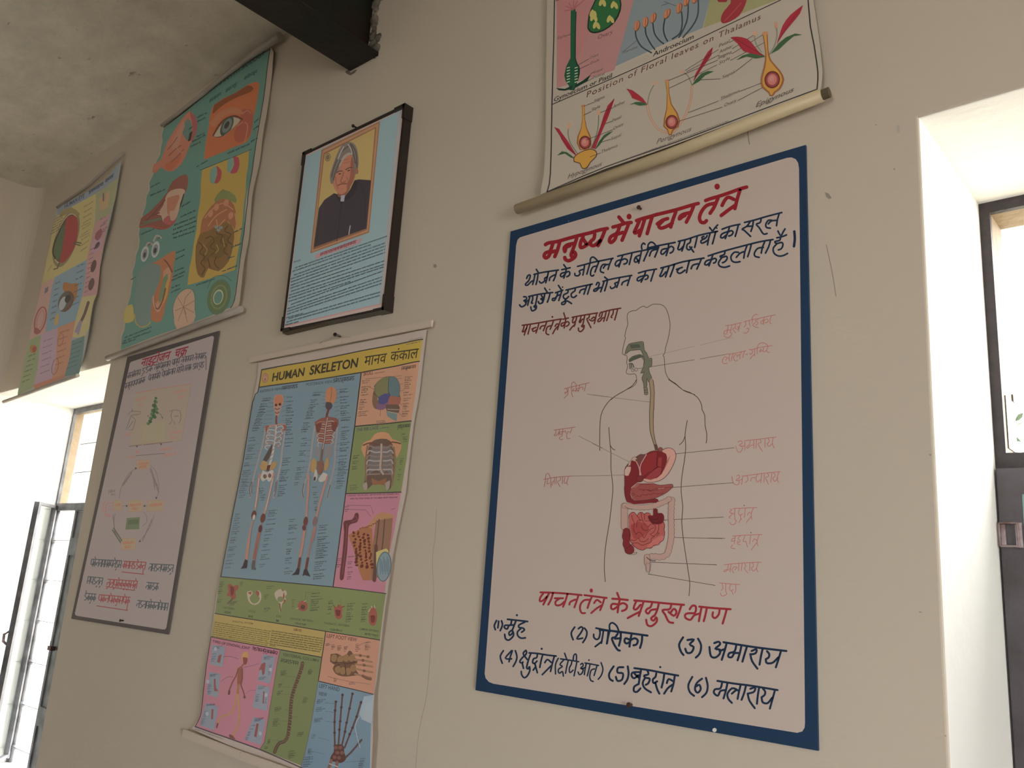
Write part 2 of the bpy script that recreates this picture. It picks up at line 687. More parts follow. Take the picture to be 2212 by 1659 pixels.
for i in range(5):
    for j in range(5):
        if hole(i, j):
            continue
        q = [(i, j), (i + 1, j), (i + 1, j + 1), (i, j + 1)]
        bm.faces.new([gv[(*c, 0.0)] for c in q])
        bm.faces.new([gv[(*c, T)] for c in reversed(q)])
        for k, (di, dj) in enumerate(((0, -1), (1, 0), (0, 1), (-1, 0))):
            a, b = i + di, j + dj
            if not (0 <= a < 5 and 0 <= b < 5) or hole(a, b):
                u, v = q[k], q[(k + 1) % 4]
                bm.faces.new((gv[(*v, 0.0)], gv[(*u, 0.0)], gv[(*u, T)], gv[(*v, T)]))
for v in [v for v in bm.verts if not v.link_faces]:
    bm.verts.remove(v)
bmesh.ops.recalc_face_normals(bm, faces=bm.faces[:])
rim = [e for e in bm.edges if all(abs(v.co.y) < 1e-6 for v in e.verts) and len(e.link_faces) == 2
       and any(abs(f.normal.y) < 0.5 for f in e.link_faces) and all(-4.49 < v.co.x < XR for v in e.verts) and max(v.co.z for v in e.verts) < ZC - 0.1 and min(v.co.z for v in e.verts) > 0.1]
rim += [e for e in bm.edges if all(abs(v.co.y) < 1e-6 for v in e.verts) and abs(e.verts[0].co.z - W1[3]) < 1e-6 and abs(e.verts[1].co.z - W1[3]) < 1e-6
        and max(v.co.x for v in e.verts) < W1[1] + 1e-6 and min(v.co.x for v in e.verts) > -4.51]
bmesh.ops.bevel(bm, geom=list(set(rim)), offset=0.005, segments=3, profile=0.5, affect='EDGES')
wall_back = struct('wall_back', bm, M_wall)
wall_back.data.materials.append(M_reveal)                    # reveals of both openings, whitened to stand in for strong skylight
for p in wall_back.data.polygons:
    c = p.center
    if abs(p.normal.y) < 0.5 and 0 < c.y < T:
        p.material_index = 1

struct('wall_left', boxes(((XL - 0.3, YN - 0.3, 0), (XL, 0, ZC))), M_wall)
# right wall and far wall, each with an open doorway behind the camera
struct('wall_right', boxes(((XR, YN - 0.3, 0), (XR + 0.3, -2.85, ZC)), ((XR, -2.85, 2.2), (XR + 0.3, -1.1, ZC)), ((XR, -1.1, 0), (XR + 0.3, 0, ZC))), M_dado)
struct('wall_front', boxes(((XL, YN - 0.3, 0), (0.1, YN, ZC)), ((0.1, YN - 0.3, 2.2), (1.2, YN, ZC)), ((1.2, YN - 0.3, 0), (XR, YN, ZC))), M_dado)
struct('floor', boxes(((XL - 0.3, YN - 0.3, -0.12), (XR + 0.3, T, 0))), M_floor)
struct('ceiling', boxes(((XL - 0.3, YN - 0.3, ZC), (XR + 0.3, T, ZC + 0.16))), M_ceil)

# plaster coving that rounds the corner above and beside the end wall
bm = bmesh.new()
n, r = 8, 0.10
for z0, z1 in ((W1[3] + 0.0, ZC),):
    prof = [(XL + r - r * math.cos(a), -r + r * math.sin(a)) for a in [math.pi / 2 * k / n for k in range(n + 1)]] + [(XL, 0)]
    lo = [bm.verts.new((x, y, z0)) for x, y in prof]
    hi = [bm.verts.new((x, y, z1)) for x, y in prof]
    k = len(prof)
    for i in range(k):
        bm.faces.new((lo[i], lo[(i + 1) % k], hi[(i + 1) % k], hi[i]))
    bm.faces.new(lo[::-1])
    bm.faces.new(hi)
struct('trim_1', bm, M_wall)
# ------------------------------------------------------------------ marks, cracks and flakes on the plaster
P = Print(0.0003, (140, 130, 112))
MK = (118, 108, 94)
P.line('943,1100 940,1160 934,1210 937,1300 930,1400 922,1500 905,1580 898,1659', 1.6, (130, 120, 104), 3, False)
P.line('1785,528 1792,560 1800,600 1806,640', 1.8, (122, 112, 98), 2, False)
P.line('1614,276 1617,300 1619,312', 2.0, (112, 102, 88), 2, False)
P.poly('936,572 941,570 944,575 941,579 936,577|874,1008 878,1007 879,1011 875,1012|1203,1390 1207,1389 1208,1394 1204,1395|'
       '1782,415 1790,418 1797,428 1790,430 1784,424|1930,364 1933,363 1934,367 1931,367|1889,268 1895,270 1894,271 1890,270|2007,981 2012,981 2011,984 2008,984', MK)
P.poly('1984,1320 1992,1322 1988,1324|2040,1588 2044,1588 2043,1592', MK)
P.poly('745,155 752,151 758,157 765,152 772,150 766,158 757,163 750,160|800,118 806,127 812,126 808,118', (98, 86, 78))
P.poly('1936,271 1943,269 1944,286 1939,288', (134, 125, 113))
P.build('plaster_cracks', M_marks, wall_back)

# ------------------------------------------------------------------ near window (right)
win2 = tag(empty('window_2', (0.25, 0.40, W2[2])), kind='structure')
FY = 0.375
fw = 0.018
zt = 1.792
bm = boxes(((W2[0], FY, W2[2]), (W2[0] + fw, FY + 0.013, W2[3])), ((W2[0] + fw, FY, W2[3] - fw - 0.004), (W2[1], FY + 0.013, W2[3])),
           ((W2[1] - fw, FY, W2[2]), (W2[1], FY + 0.013, W2[3] - fw)), ((W2[0] + fw, FY, zt - 0.05), (W2[1] - fw, FY + 0.013, zt)))
obj('window_frame', bm, M_darkframe, win2)
# painted outer reveal seen through the top light
D2 = 0.08
x0, x1, z0, z1 = W2[0] + fw, W2[1] - fw, zt, W2[3] - fw - 0.004
ya, yb_ = FY + 0.0131, FY + 0.013 + D2
bm = boxes(((x0 - 0.03, ya, z0 - 0.02), (x0, yb_, z1 + 0.02)), ((x0, ya, z1), (x1, yb_, z1 + 0.02)),
           ((x1, ya, z0 - 0.02), (x1 + 0.03, yb_, z1 + 0.02)), ((x0, ya, z0 - 0.02), (x1, yb_, z0)))
obj('outer_reveal', bm, M_palewood, win2)
# bluish iron strip low in the reveal
bm = boxes(((x0, FY + 0.02, z0 + 0.012), (x0 + 0.002, FY + 0.013 + D2 * 0.97, z0 + 0.11)), ((x0, FY + 0.013 + D2 * 0.85, z0 + 0.11), (x0 + 0.003, FY + 0.013 + D2, z0 + 0.125)))
obj('iron_strip', bm, M_ironframe, win2)
# shutters below the transom, lying just in front of the frame
for k, (a, b) in enumerate(((W2[0] + 0.004, 0.25), (0.253, W2[1] - 0.004))):
    sw = 0.036
    y0, y1 = FY - 0.016, FY - 0.0005
    bm = boxes(((a, y0, W2[2] + 0.03), (a + sw, y1, zt - 0.03)), ((b - sw, y0, W2[2] + 0.03), (b, y1, zt - 0.03)),
               ((a + sw, y0, zt - 0.075), (b - sw, y1, zt - 0.03)), ((a + sw, y0, W2[2] + 0.03), (b - sw, y1, W2[2] + 0.10)),
               ((a + sw, y0, 1.02), (b - sw, y1, 1.09)))
    sh = obj('shutter', bm, M_shutter, win2)
    obj('pane', boxes(((a + sw, y0 + 0.006, 1.48), (b - sw, y0 + 0.010, zt - 0.075))), M_teal, sh)
    obj('panel', boxes(((a + sw, y0 + 0.004, 1.09), (b - sw, y0 + 0.012, 1.48)), ((a + sw, y0 + 0.004, W2[2] + 0.10), (b - sw, y0 + 0.012, 1.02))), M_shutter, sh)
# square staple of the bolt on the edge of the shutter
q0, q1 = on_y(2153, 1131, FY - 0.022), on_y(2204, 1180, FY - 0.022)
bm = bmesh.new()
yy = FY - 0.022
zz1, zz0 = on_y(2175, 1130, yy).z, on_y(2175, 1180, yy).z
xx0, xx1 = max(W2[0] + 0.004, q0.x), on_y(2198, 1150, yy).x
r_ = 0.0022
for p_, q_ in (((xx0, zz1), (xx1, zz1)), ((xx1, zz1), (xx1 + 0.001, zz0)), ((xx1 + 0.001, zz0), (xx0, zz0)), ((xx0, zz0), (xx0, zz1))):
    tube(bm, [(p_[0], yy, p_[1]), (q_[0], yy, q_[1])], r_, 8)
box(bm, (xx1 - 0.003, yy, zz0 - 0.002), (xx1 + 0.007, FY - 0.015, zz1 + 0.001))
box(bm, (xx0, yy + 0.004, zz0 + 0.002), (xx0 + 0.009, FY - 0.015, zz1 - 0.002))
obj('hasp', bm, M_metal, win2, False)

# ------------------------------------------------------------------ far window (left)
win1 = tag(empty('window_1', (-3.9, 0.36, W1[2])), kind='structure')
FY1 = 0.362
zt1 = 1.745
bm = bmesh.new()
t1 = 0.018
box(bm, (W1[0], FY1, W1[2]), (W1[0] + 0.012, FY1 + 0.014, W1[3]))
box(bm, (W1[0] + 0.012, FY1, W1[3] - t1 * 1.5), (W1[1], FY1 + 0.014, W1[3]))
box(bm, (W1[1] - t1, FY1, W1[2]), (W1[1], FY1 + 0.035, W1[3] - t1))
box(bm, (W1[0] + t1, FY1 - 0.004, zt1 - 0.035), (W1[1] - t1, FY1 + 0.03, zt1))
box(bm, (-4.252, FY1, W1[2]), (-4.232, FY1 + 0.03, zt1 - 0.035))
box(bm, (-3.53, FY1, W1[2]), (-3.51, FY1 + 0.03, zt1 - 0.035))
for z in (1.905, 2.05):
    box(bm, (W1[0] + 0.03, FY1 + 0.05, z - 0.002), (W1[1], FY1 + 0.054, z + 0.002))
obj('window_frame', bm, M_ironframe, win1)
bm = bmesh.new()
box(bm, (W1[0] - 0.02, FY1 + 0.014, zt1), (W1[0] + 0.012, FY1 + 0.05, W1[3]))
box(bm, (W1[0] - 0.01, FY1 + 0.014, W1[3] - 0.028), (W1[1], FY1 + 0.035, W1[3] + 0.01))
obj('outer_reveal', bm, M_palewood, win1)
# thin grille rods of the lower light, joined by little collars
for gx in (-4.478,):
    bm = bmesh.new()
    tube(bm, [(gx, FY1 + 0.012, W1[2]), (gx, FY1 + 0.012, zt1 - 0.03)], 0.009, 8)
    for k in range(6):
        zz = zt1 - 0.18 - k * 0.19
        tube(bm, [(gx, FY1 + 0.012, zz - 0.012), (gx, FY1 + 0.012, zz + 0.012)], 0.014, 8)
        tube(bm, [(gx, FY1 + 0.012, zz), (gx + 0.24, FY1 + 0.012, zz + 0.004)], 0.0016, 6)
    obj('grille_rod', bm, M_ironframe, win1, True)
# closed boarded leaves right of the post, unseen and added to cut incoming daylight
for a, b in ((-4.23, -3.535), (-3.508, W1[1] - t1)):
    bm = bmesh.new()
    nb_ = max(1, int((b - a) / 0.12))
    for k in range(nb_):
        xa, xb = a + (b - a) * k / nb_, a + (b - a) * (k + 1) / nb_
        box(bm, (xa + 0.001, FY1 + 0.006, W1[2] + 0.02), (xb - 0.001, FY1 + 0.026, zt1 - 0.04))
    box(bm, (a, FY1 - 0.006, 0.75), (b, FY1 + 0.006, 0.83))
    box(bm, (a, FY1 - 0.006, 1.5), (b, FY1 + 0.006, 1.58))
    obj('shutter', bm, M_ironframe, win1)
# leaf hinged on the left, swung into the room
hinge = Vector((-4.487, FY1, 0))
tip = Vector((-4.288, 0.200, 0))
zl0, zl1 = W1[2] + 0.02, zt1 - 0.012
bm = bmesh.new()
d = (tip - hinge).normalized()
wst = 0.030
for p in (hinge + d * wst / 2, tip - d * wst / 2):
    bar(bm, (p.x, p.y, zl0), (p.x, p.y, zl1), wst if p is not None else 0, 0.022, d.cross(Vector((0, 0, 1))))
for z in (zl0 + 0.012, zl1 - 0.006):
    a, b = hinge + d * wst, tip - d * wst
    bar(bm, (a.x, a.y, z), (b.x, b.y, z), 0.02, 0.014)
leaf = obj('casement', bm, M_ironframe, win1)
bm = bmesh.new()
a, b = hinge + d * wst, tip - d * wst
bar(bm, (a.x, a.y, (zl0 + zl1) / 2), (b.x, b.y, (zl0 + zl1) / 2), 0.003, zl1 - zl0 - 0.02)
obj('pane', bm, M_glass, leaf)
bm = bmesh.new()
kz = 1.12
kp = tip - d * 0.012
tube(bm, [(kp.x, kp.y - 0.01, kz - 0.03), (kp.x - 0.005, kp.y - 0.028, kz - 0.015), (kp.x - 0.005, kp.y - 0.03, kz + 0.015), (kp.x, kp.y - 0.01, kz + 0.03)], 0.006, 8)
obj('handle', bm, M_metal, leaf, True)
# small catch on the post
cp = on_y(112, 1400, FY1 - 0.01)
bm = boxes(((cp.x - 0.025, FY1 - 0.02, cp.z - 0.01), (cp.x + 0.012, FY1, cp.z + 0.008)))
tube(bm, [(cp.x - 0.02, FY1 - 0.012, cp.z), (cp.x - 0.02, FY1 - 0.012, cp.z + 0.03)], 0.002, 6)
obj('catch', bm, M_rust, win1)

# ------------------------------------------------------------------ steel roof beam
beam = tag(empty('roof_beam', (-1.866, 0, 2.978)), 'dark green-black steel I-beam running under the ceiling into the charted wall', 'beam')
bx, bw, bz = -1.867, 0.133, 2.978
bm = boxes(((bx - bw / 2, YN, bz), (bx + bw / 2, 0.0, bz + 0.016)))
bmesh.ops.bevel(bm, geom=bm.edges[:], offset=0.003, segments=1, affect='EDGES')
obj('bottom_flange', bm, M_steel, beam)
obj('web', boxes(((bx - 0.009, YN, bz + 0.014), (bx + 0.009, 0.0, ZC - 0.014))), M_steel, beam)
obj('top_flange', boxes(((bx - bw / 2, YN, ZC - 0.016), (bx + bw / 2, 0.0, ZC - 0.0005))), M_steel, beam)
# broken plaster packed round the beam end
bm = bmesh.new()
R = random.Random(5)
for k in range(16):
    zz = bz + 0.03 + k * 0.018
    xx = bx + 0.018 + R.uniform(0, 0.036)
    s = R.uniform(0.008, 0.018)
    g = bmesh.ops.create_icosphere(bm, subdivisions=2, radius=s)
    for v in g['verts']:
        v.co = Vector((v.co.x * 1.3 + xx, v.co.y * 0.6 - 0.001, v.co.z * 1.2 + zz)) + Vector([R.uniform(-.003, .003) for _ in range(3)])
g = bmesh.ops.create_icosphere(bm, subdivisions=3, radius=0.02)
for v in g['verts']:
    v.co = Vector((v.co.x + bx + 0.05, v.co.y * 0.7, v.co.z * 0.8 + bz + 0.03))
obj('plaster_packing', bm, M_plaster, beam, True)

# ------------------------------------------------------------------ outdoors
tag(obj('ground', boxes(((-14, T, -0.6), (14, 18, -0.5))), M_ground), kind='structure')
tag(obj('unseen_ground', boxes(((-14, -16, -0.6), (14, T, -0.5))), M_yard), kind='structure')  # unseen paving added to set how much light bounces up indoors


def tree(loc, h, label, seed, spread, nleaf):
    R = random.Random(seed)
    t = tag(empty('tree', loc), label, 'tree', None)
    x, y, z = loc
    bm = bmesh.new()
    tube(bm, [(x, y, z), (x + 0.05, y, z + h * .3), (x - 0.04, y + .05, z + h * .6), (x, y, z + h * .9)], [0.10, 0.08, 0.05, 0.02], 10)
    tips = []
    for k in range(16):
        a, zz = R.uniform(0, 6.28), z + h * R.uniform(0.22, 0.88)
        L = spread * R.uniform(0.5, 1.0)
        e = (x + math.cos(a) * L, y + math.sin(a) * L, zz + L * R.uniform(0.05, 0.5))
        mid = (x + math.cos(a) * L * .5, y + math.sin(a) * L * .5, zz + L * .12)
        tube(bm, [(x, y, zz), mid, e], [0.03, 0.02, 0.008], 6)
        tips += [e, mid, ((e[0] + mid[0]) / 2, (e[1] + mid[1]) / 2, (e[2] + mid[2]) / 2)]
    obj('trunk', bm, M_bark, t, True)
    bm = bmesh.new()
    for k in range(nleaf):
        c = R.choice(tips)
        p = Vector(c) + Vector([R.gauss(0, 0.16) for _ in range(3)])
        a = Vector([R.gauss(0, 1) for _ in range(3)]).normalized()
        b = a.orthogonal().normalized()
        s = R.uniform(0.03, 0.06)
        w = s * 0.42
        n = a.cross(b)
        v = [bm.verts.new(p + q) for q in (-a * s, -a * s * .3 + b * w + n * .004, a * s * .4 + b * w * .8, a * s + n * .01, a * s * .4 - b * w * .8, -a * s * .3 - b * w + n * .004)]
        bm.faces.new(v)
    obj('foliage', bm, M_leaf, t)
    return t


tree((-0.62, 4.6, -0.5), 4.0, 'leafy tree outdoors seen through the right-hand window', 4, 1.0, 1500)

# ------------------------------------------------------------------ nails driven into the wall
def nail(px, py, label, r=0.0045, out=0.018, material=None, base=0.0, size=1.0):
    p = on_y(px, py, -base - out)
    bm = bmesh.new()
    tube(bm, [(p.x, 0.01 - base, p.z), (p.x, -base - out * 0.8, p.z)], r * 0.5, 8)
    tube(bm, [(p.x, -base - out * 0.8, p.z), (p.x, -base - out, p.z)], [r, r * 0.85], 12)
    o = obj('wall_nail', bm, material or M_nail)
    return tag(o, label, 'nail', 'nails in the charted wall')

# ================================================================== HAND-PAINTED BOARD OF THE DIGESTIVE SYSTEM
def board(name, loc, label):
    return tag(empty(name, loc), label, 'board', 'painted school boards')


b1 = board('painted_board', on_y(1400, 1000, 0), 'large white board with blue border showing the digestive system in painted lettering')
P = Print(0.0065, (152, 141, 124))
PAPER, NAVY, RED, MAR = (156, 141, 129), (20, 40, 62), (142, 22, 34), (100, 38, 32)
PINK, OUT = (196, 112, 104), (70, 58, 50)
P.frame(0, 0, 1)
P.sheet('1103,500 1740,313 1767,1622 1027,1491', (24, 50, 76), 0.005)
P.poly('1118,518 1123,513 1132,510 1700,341 1710,340 1719,344 1724,352 1726,364 1739,1560 1738,1572 1733,1580 1722,1583 1066,1477 1056,1473 1049,1465 1047,1455 1115,530', PAPER)
P.disc(1543.5, 1577, 4.6, (205, 198, 180), n=14)
P.frame(1120, 380, 7.3733)
P.disc(798, 722, 9, (110, 130, 145), n=8)
# title
P.line('430,1095 480,1068 620,1045 760,1005 960,950 1150,905 1280,865 1415,838|548,1080 522,1160 505,1215 585,1195|'
       '500,1205 435,1225 408,1275 435,1308 480,1280 512,1215|655,1060 622,1180 578,1285|738,1205 728,1150 775,1100 880,1075|745,1195 760,1140 820,1110|'
       '928,990 893,1100 850,1215|895,1215 912,1260 880,1310 800,1352 748,1330 738,1300|850,1215 838,1270 880,1300 905,1250 885,1215|'
       '1030,970 990,1060 985,1130 1020,1140 1110,1085 1150,1050|1035,1010 1080,1080|1215,930 1200,1000 1150,1045 1160,1105 1215,1105 1300,1030|1375,870 1330,985 1268,1110|'
       '1505,815 1600,790 1700,755 1795,742|1600,655 1670,740|1612,800 1585,880 1560,930 1660,900|1550,925 1470,970 1448,1040 1480,1060 1535,1010 1560,940|1755,765 1710,880 1650,1025|'
       '1880,712 2000,672 2120,640 2215,610|1925,720 1880,820 1845,900 1880,905 1940,860|2010,690 1970,820 1925,955|2130,650 2090,780 2050,920', 58, RED)
P.disc(1762, 648, 40, RED, 46)
P.frame(1400, 370, 6.506)
P.line('-20,655 100,615 200,590 400,540 600,480 705,452|130,740 200,690 275,665|215,690 150,760 180,800 260,775 340,730|390,570 350,680 318,785|'
       '440,670 455,630 510,600 600,580|452,665 480,640 520,620|640,490 595,600 538,715|808,412 880,385 1000,350 1150,300 1270,255 1385,222|935,450 825,480 755,560 722,650 742,712 790,722 820,695|'
       '985,370 930,500 872,590|1040,480 1080,405 1130,365 1205,395|1290,270 1250,400 1220,525|1235,470 1135,540 1028,622', 51, RED)
P.disc(970, 215, 38, RED, 42)
# two blue lines
P.frame(1100, 540, 6.9125)
P.line('370,365 450,345 560,325 735,300|260,425 278,385 305,372 315,392 290,460 250,500 242,522 275,525 325,475 370,455|385,365 370,440 350,515|430,350 422,430 400,515|405,290 440,345|'
       '450,470 478,495 530,460 528,425 570,400|585,330 565,420 545,490|600,455 612,410 680,370|710,305 690,390 660,460|785,295 850,280 910,265|815,220 855,275|852,285 838,350 815,420|'
       '835,335 780,350 765,385 790,400 830,365|840,345 880,320 905,340 895,380 860,400|1020,245 1100,225 1250,185 1400,155 1550,125|980,350 985,380 1030,385 1060,350 1045,315 1100,290|'
       '1125,225 1115,300 1100,375|1210,190 1185,270 1160,360|1210,190 1215,130 1250,105 1290,130 1325,170|1300,240 1250,255 1220,310 1215,370 1240,390 1262,375|1340,170 1310,250 1280,330|'
       '1445,215 1400,218 1368,265 1365,320 1410,340|1405,270 1440,225 1500,212|1530,140 1500,210 1475,290', 25, NAVY)
P.frame(1120, 380, 7.3733)
P.line('1580,1280 1700,1250 1850,1215 2000,1185 2120,1160 2215,1140|1660,1270 1630,1350 1600,1450|1640,1335 1570,1355 1540,1410 1570,1435 1625,1380|1640,1345 1690,1320 1735,1345 1720,1390 1680,1405|'
       '1810,1225 1790,1310 1765,1410|1960,1195 1940,1290 1915,1390|1940,1260 1870,1290 1845,1350 1870,1375 1925,1340|1870,1300 1920,1370|2015,1090 1990,1070 1960,1110 1965,1165|'
       '2080,1160 2035,1260 1995,1355|2070,1165 2065,1100 2110,1055 2160,1075 2200,1130', 27, NAVY)
P.frame(1400, 370, 6.506)
P.line('20,1190 50,1120 130,1095|150,1055 130,1120 95,1205|-10,1080 100,1055 250,1025 380,1000|290,1020 280,1100 255,1185|275,1085 200,1100 180,1150 210,1165 265,1110|280,1090 320,1055 360,1080 345,1130 310,1150|'
       '425,985 550,955 700,905 850,870 975,845|450,985 430,1050 420,1095 450,1100 500,1050|520,970 500,1050 475,1120|600,950 590,1000 550,1030 545,1085 580,1105 615,1065|585,1060 615,1100 640,1135|'
       '690,915 675,990 655,1070|785,915 755,930 775,955 812,935 830,905|800,940 742,980 755,1010 800,995 850,960|870,880 850,950 835,1035|950,850 930,930 905,1020|865,790 910,850|910,840 945,790 978,755|'
       '1040,815 1150,775 1290,745|1145,780 1120,860 1085,945|1115,850 1040,880 1020,925 1050,935 1105,890|1120,860 1165,835 1195,855 1175,895 1135,910|1270,750 1250,830 1225,915|'
       '1355,720 1500,685 1650,640 1880,580|1440,700 1390,770 1320,815 1350,830 1440,915|1390,775 1470,770|1480,690 1470,770 1445,845|1590,660 1575,720 1520,745 1560,790 1620,880 1672,875|'
       '1740,690 1690,690 1655,745 1665,790 1718,800|1690,740 1730,700 1800,690|1845,590 1820,670 1805,765', 25, NAVY)
P.disc(966, 800, 12, NAVY, n=10)
P.frame(1100, 540, 6.9125)
P.line('215,700 250,700 260,735 215,760 255,770 240,820 185,850 155,820|240,780 295,745|310,690 295,750 275,825|290,695 400,670 520,650 650,635|350,680 350,740 330,790 350,795|420,680 405,760 390,830|'
       '392,830 370,840 385,860 405,830 400,880 350,910 330,890 322,850|480,680 500,710 470,735 500,745 490,790 450,800 435,770|490,745 520,725|530,665 515,740 495,790|610,645 595,710 570,780|530,570 570,635|'
       '690,640 800,600|735,530 775,590|725,640 710,690 680,720 650,725 645,750 680,750 712,690 755,670|785,610 765,680 740,755|850,600 950,575 1050,550 1240,510|880,600 872,640 815,670 812,715 850,730 888,695|'
       '850,730 820,770 785,790 790,815 830,805 860,760 930,800|985,575 980,610 930,650 930,695 965,710 1005,680|1050,640 1070,600 1130,580|1160,530 1140,590 1115,660|1215,515 1195,580 1170,660|'
       '1400,470 1550,430 1830,380|1300,520 1320,485 1345,500 1325,560 1270,590 1265,615 1300,610 1340,570 1385,560|1420,465 1395,540 1365,625|1470,450 1450,530 1425,610|1425,405 1475,445|'
       '1510,550 1525,575 1570,560 1590,525 1575,500 1620,480|1650,410 1630,490 1605,560|1680,520 1700,480 1770,450|1810,385 1790,450 1765,530|1930,345 2050,310 2200,285|2040,320 2010,400 1970,480|'
       '2010,385 1930,410 1910,450 1940,460 2000,415|2010,400 2050,375 2075,395 2060,430 2030,440|2170,295 2145,370 2115,465', 25, NAVY)
P.line('605,590|797,555', 24, NAVY)
P.frame(1400, 370, 6.506)
P.line('180,1360 330,1320 500,1270 785,1220|215,1355 185,1430 165,1475 200,1470 250,1415|295,1335 275,1400 245,1485|370,1310 345,1390 310,1480|400,1380 480,1350|440,1365 408,1410 450,1435 520,1390|580,1260 555,1350 540,1425|'
       '605,1370 630,1320 700,1300|750,1230 720,1300 685,1375|845,1190 1000,1140 1200,1085 1450,1020 1600,985 1755,960|910,1175 885,1250 855,1330|885,1240 820,1260 795,1305 830,1315 880,1270|885,1250 930,1225 960,1240 945,1280 920,1290|'
       '1080,1125 1070,1170 1010,1195 1040,1210 1100,1195 1110,1230 1080,1270 1045,1285|1035,1215 990,1285 1010,1335 1080,1350 1145,1330|1270,1140 1210,1140 1165,1200 1180,1260 1230,1280 1292,1270|1240,1210 1290,1155 1345,1130|'
       '1390,1045 1360,1130 1345,1220|1450,1030 1430,1110 1400,1200|1620,1070 1540,1085 1495,1150 1505,1195 1560,1210|1640,990 1610,1060 1590,1150|1720,975 1695,1060 1650,1150|1810,935 1880,920 1945,895|'
       '1825,840 1865,905 1900,850 1925,810|1860,930 1850,970 1780,990 1810,1015 1880,1000 1895,1040 1870,1090 1830,1105|1810,1020 1760,1080 1770,1150 1830,1190 1900,1185 1960,1155', 25, NAVY)
P.line('2055,845 2062,950 2050,1055', 36, NAVY)
# maroon sub-heading
P.frame(1100, 540, 6.9125)
P.line('195,1125 400,1095 600,1060 780,1030|225,1125 210,1190 195,1220 225,1215 260,1170|275,1115 250,1190 225,1270|320,1105 300,1180 280,1255|340,1180 400,1155|370,1165 345,1200 370,1215 420,1185|445,1090 425,1165 400,1240|'
       '460,1180 480,1140 530,1130|560,1070 540,1130 510,1205|625,1130 570,1150 550,1210 555,1250 590,1265|660,1060 640,1120 610,1185|685,1140 710,1105 745,1112|770,1040 745,1110 720,1190|735,1130 690,1180 650,1250|'
       '800,1035 885,1015|815,940 840,1025|845,1030 835,1090 820,1165|830,1085 785,1095 775,1130 800,1135 830,1105|835,1090 870,1070 895,1090 880,1125 850,1140|940,1005 1100,975 1320,940|965,1005 945,1060 955,1090 1000,1050|'
       '1010,995 990,1070 970,1140|985,1110 940,1150 905,1195|1075,985 1060,1040 1045,1070 1060,1085 1080,1045 1110,1030|1130,970 1115,1040 1100,1110 1080,1135 1100,1150 1120,1120 1110,1180 1065,1220 1035,1200 1035,1165|'
       '1200,960 1190,1010 1160,1030 1180,1080 1220,1160|1195,1040 1240,1060 1280,1030 1265,1000 1230,1030|1305,945 1290,1020 1270,1100|1400,925 1520,895 1665,870|1345,990 1360,940 1390,930 1375,1000 1330,1040 1325,1070 1360,1060 1390,1020 1425,1010|'
       '1450,910 1430,1000 1410,1065|1500,900 1480,980 1455,1055|1555,890 1550,950 1520,1000 1535,1010|1620,880 1600,960 1575,1045', 22, MAR)
P.disc(645, 1000, 15, MAR, n=10)
# red heading under the figure
P.frame(1040, 1270, 7.3733)
RD2 = (150, 38, 48)
P.line('940,70 1100,75 1350,90 1595,115|990,80 940,150 930,210 980,200 1040,140|1080,80 1030,180 985,265|1140,85 1110,180 1065,265|1170,165 1300,165|1240,170 1180,220 1190,275 1260,270 1320,220|1370,100 1340,200 1300,300|'
       '1400,265 1420,220 1500,185|1545,115 1520,200 1480,310|1640,115 1800,135 1995,160|1730,190 1640,195 1580,260 1570,340 1600,400 1650,400|1760,135 1720,230 1690,320|1795,240 1840,190 1900,230|1960,160 1930,260 1890,355|1910,280 1830,330 1750,400', 32, RD2)
P.disc(1750, 42, 26, RD2, 34, n=12)
P.frame(1300, 1280, 5.2667)
P.line('120,70 200,75 295,85|175,5 200,70|205,80 190,150 180,225|185,135 120,130 105,170 130,190 185,155|195,140 240,120 285,145 275,190 230,210|370,90 550,105 750,125 935,140|395,95 370,150 365,185 395,190 440,140|475,105 450,180 420,265|'
       '440,215 370,250 295,290|575,110 555,165 520,185 500,215 530,240 560,200 630,190|650,120 630,200 600,265|600,260 560,295 590,320 620,280 625,330 570,380 520,370 505,310|790,140 770,190 690,200 720,250 760,330 812,345|'
       '760,220 820,265 850,220 820,185 785,225|905,145 885,210 855,285|1110,160 1250,175 1465,190|1000,190 1030,150 1070,160 1060,230 990,235 950,250 955,290 1010,310 1050,260 1110,240|1135,170 1120,240 1105,325|1195,175 1180,250 1160,325|'
       '1265,225 1260,270 1290,290 1330,250 1340,195|1420,195 1400,270 1375,352', 25, RD2)
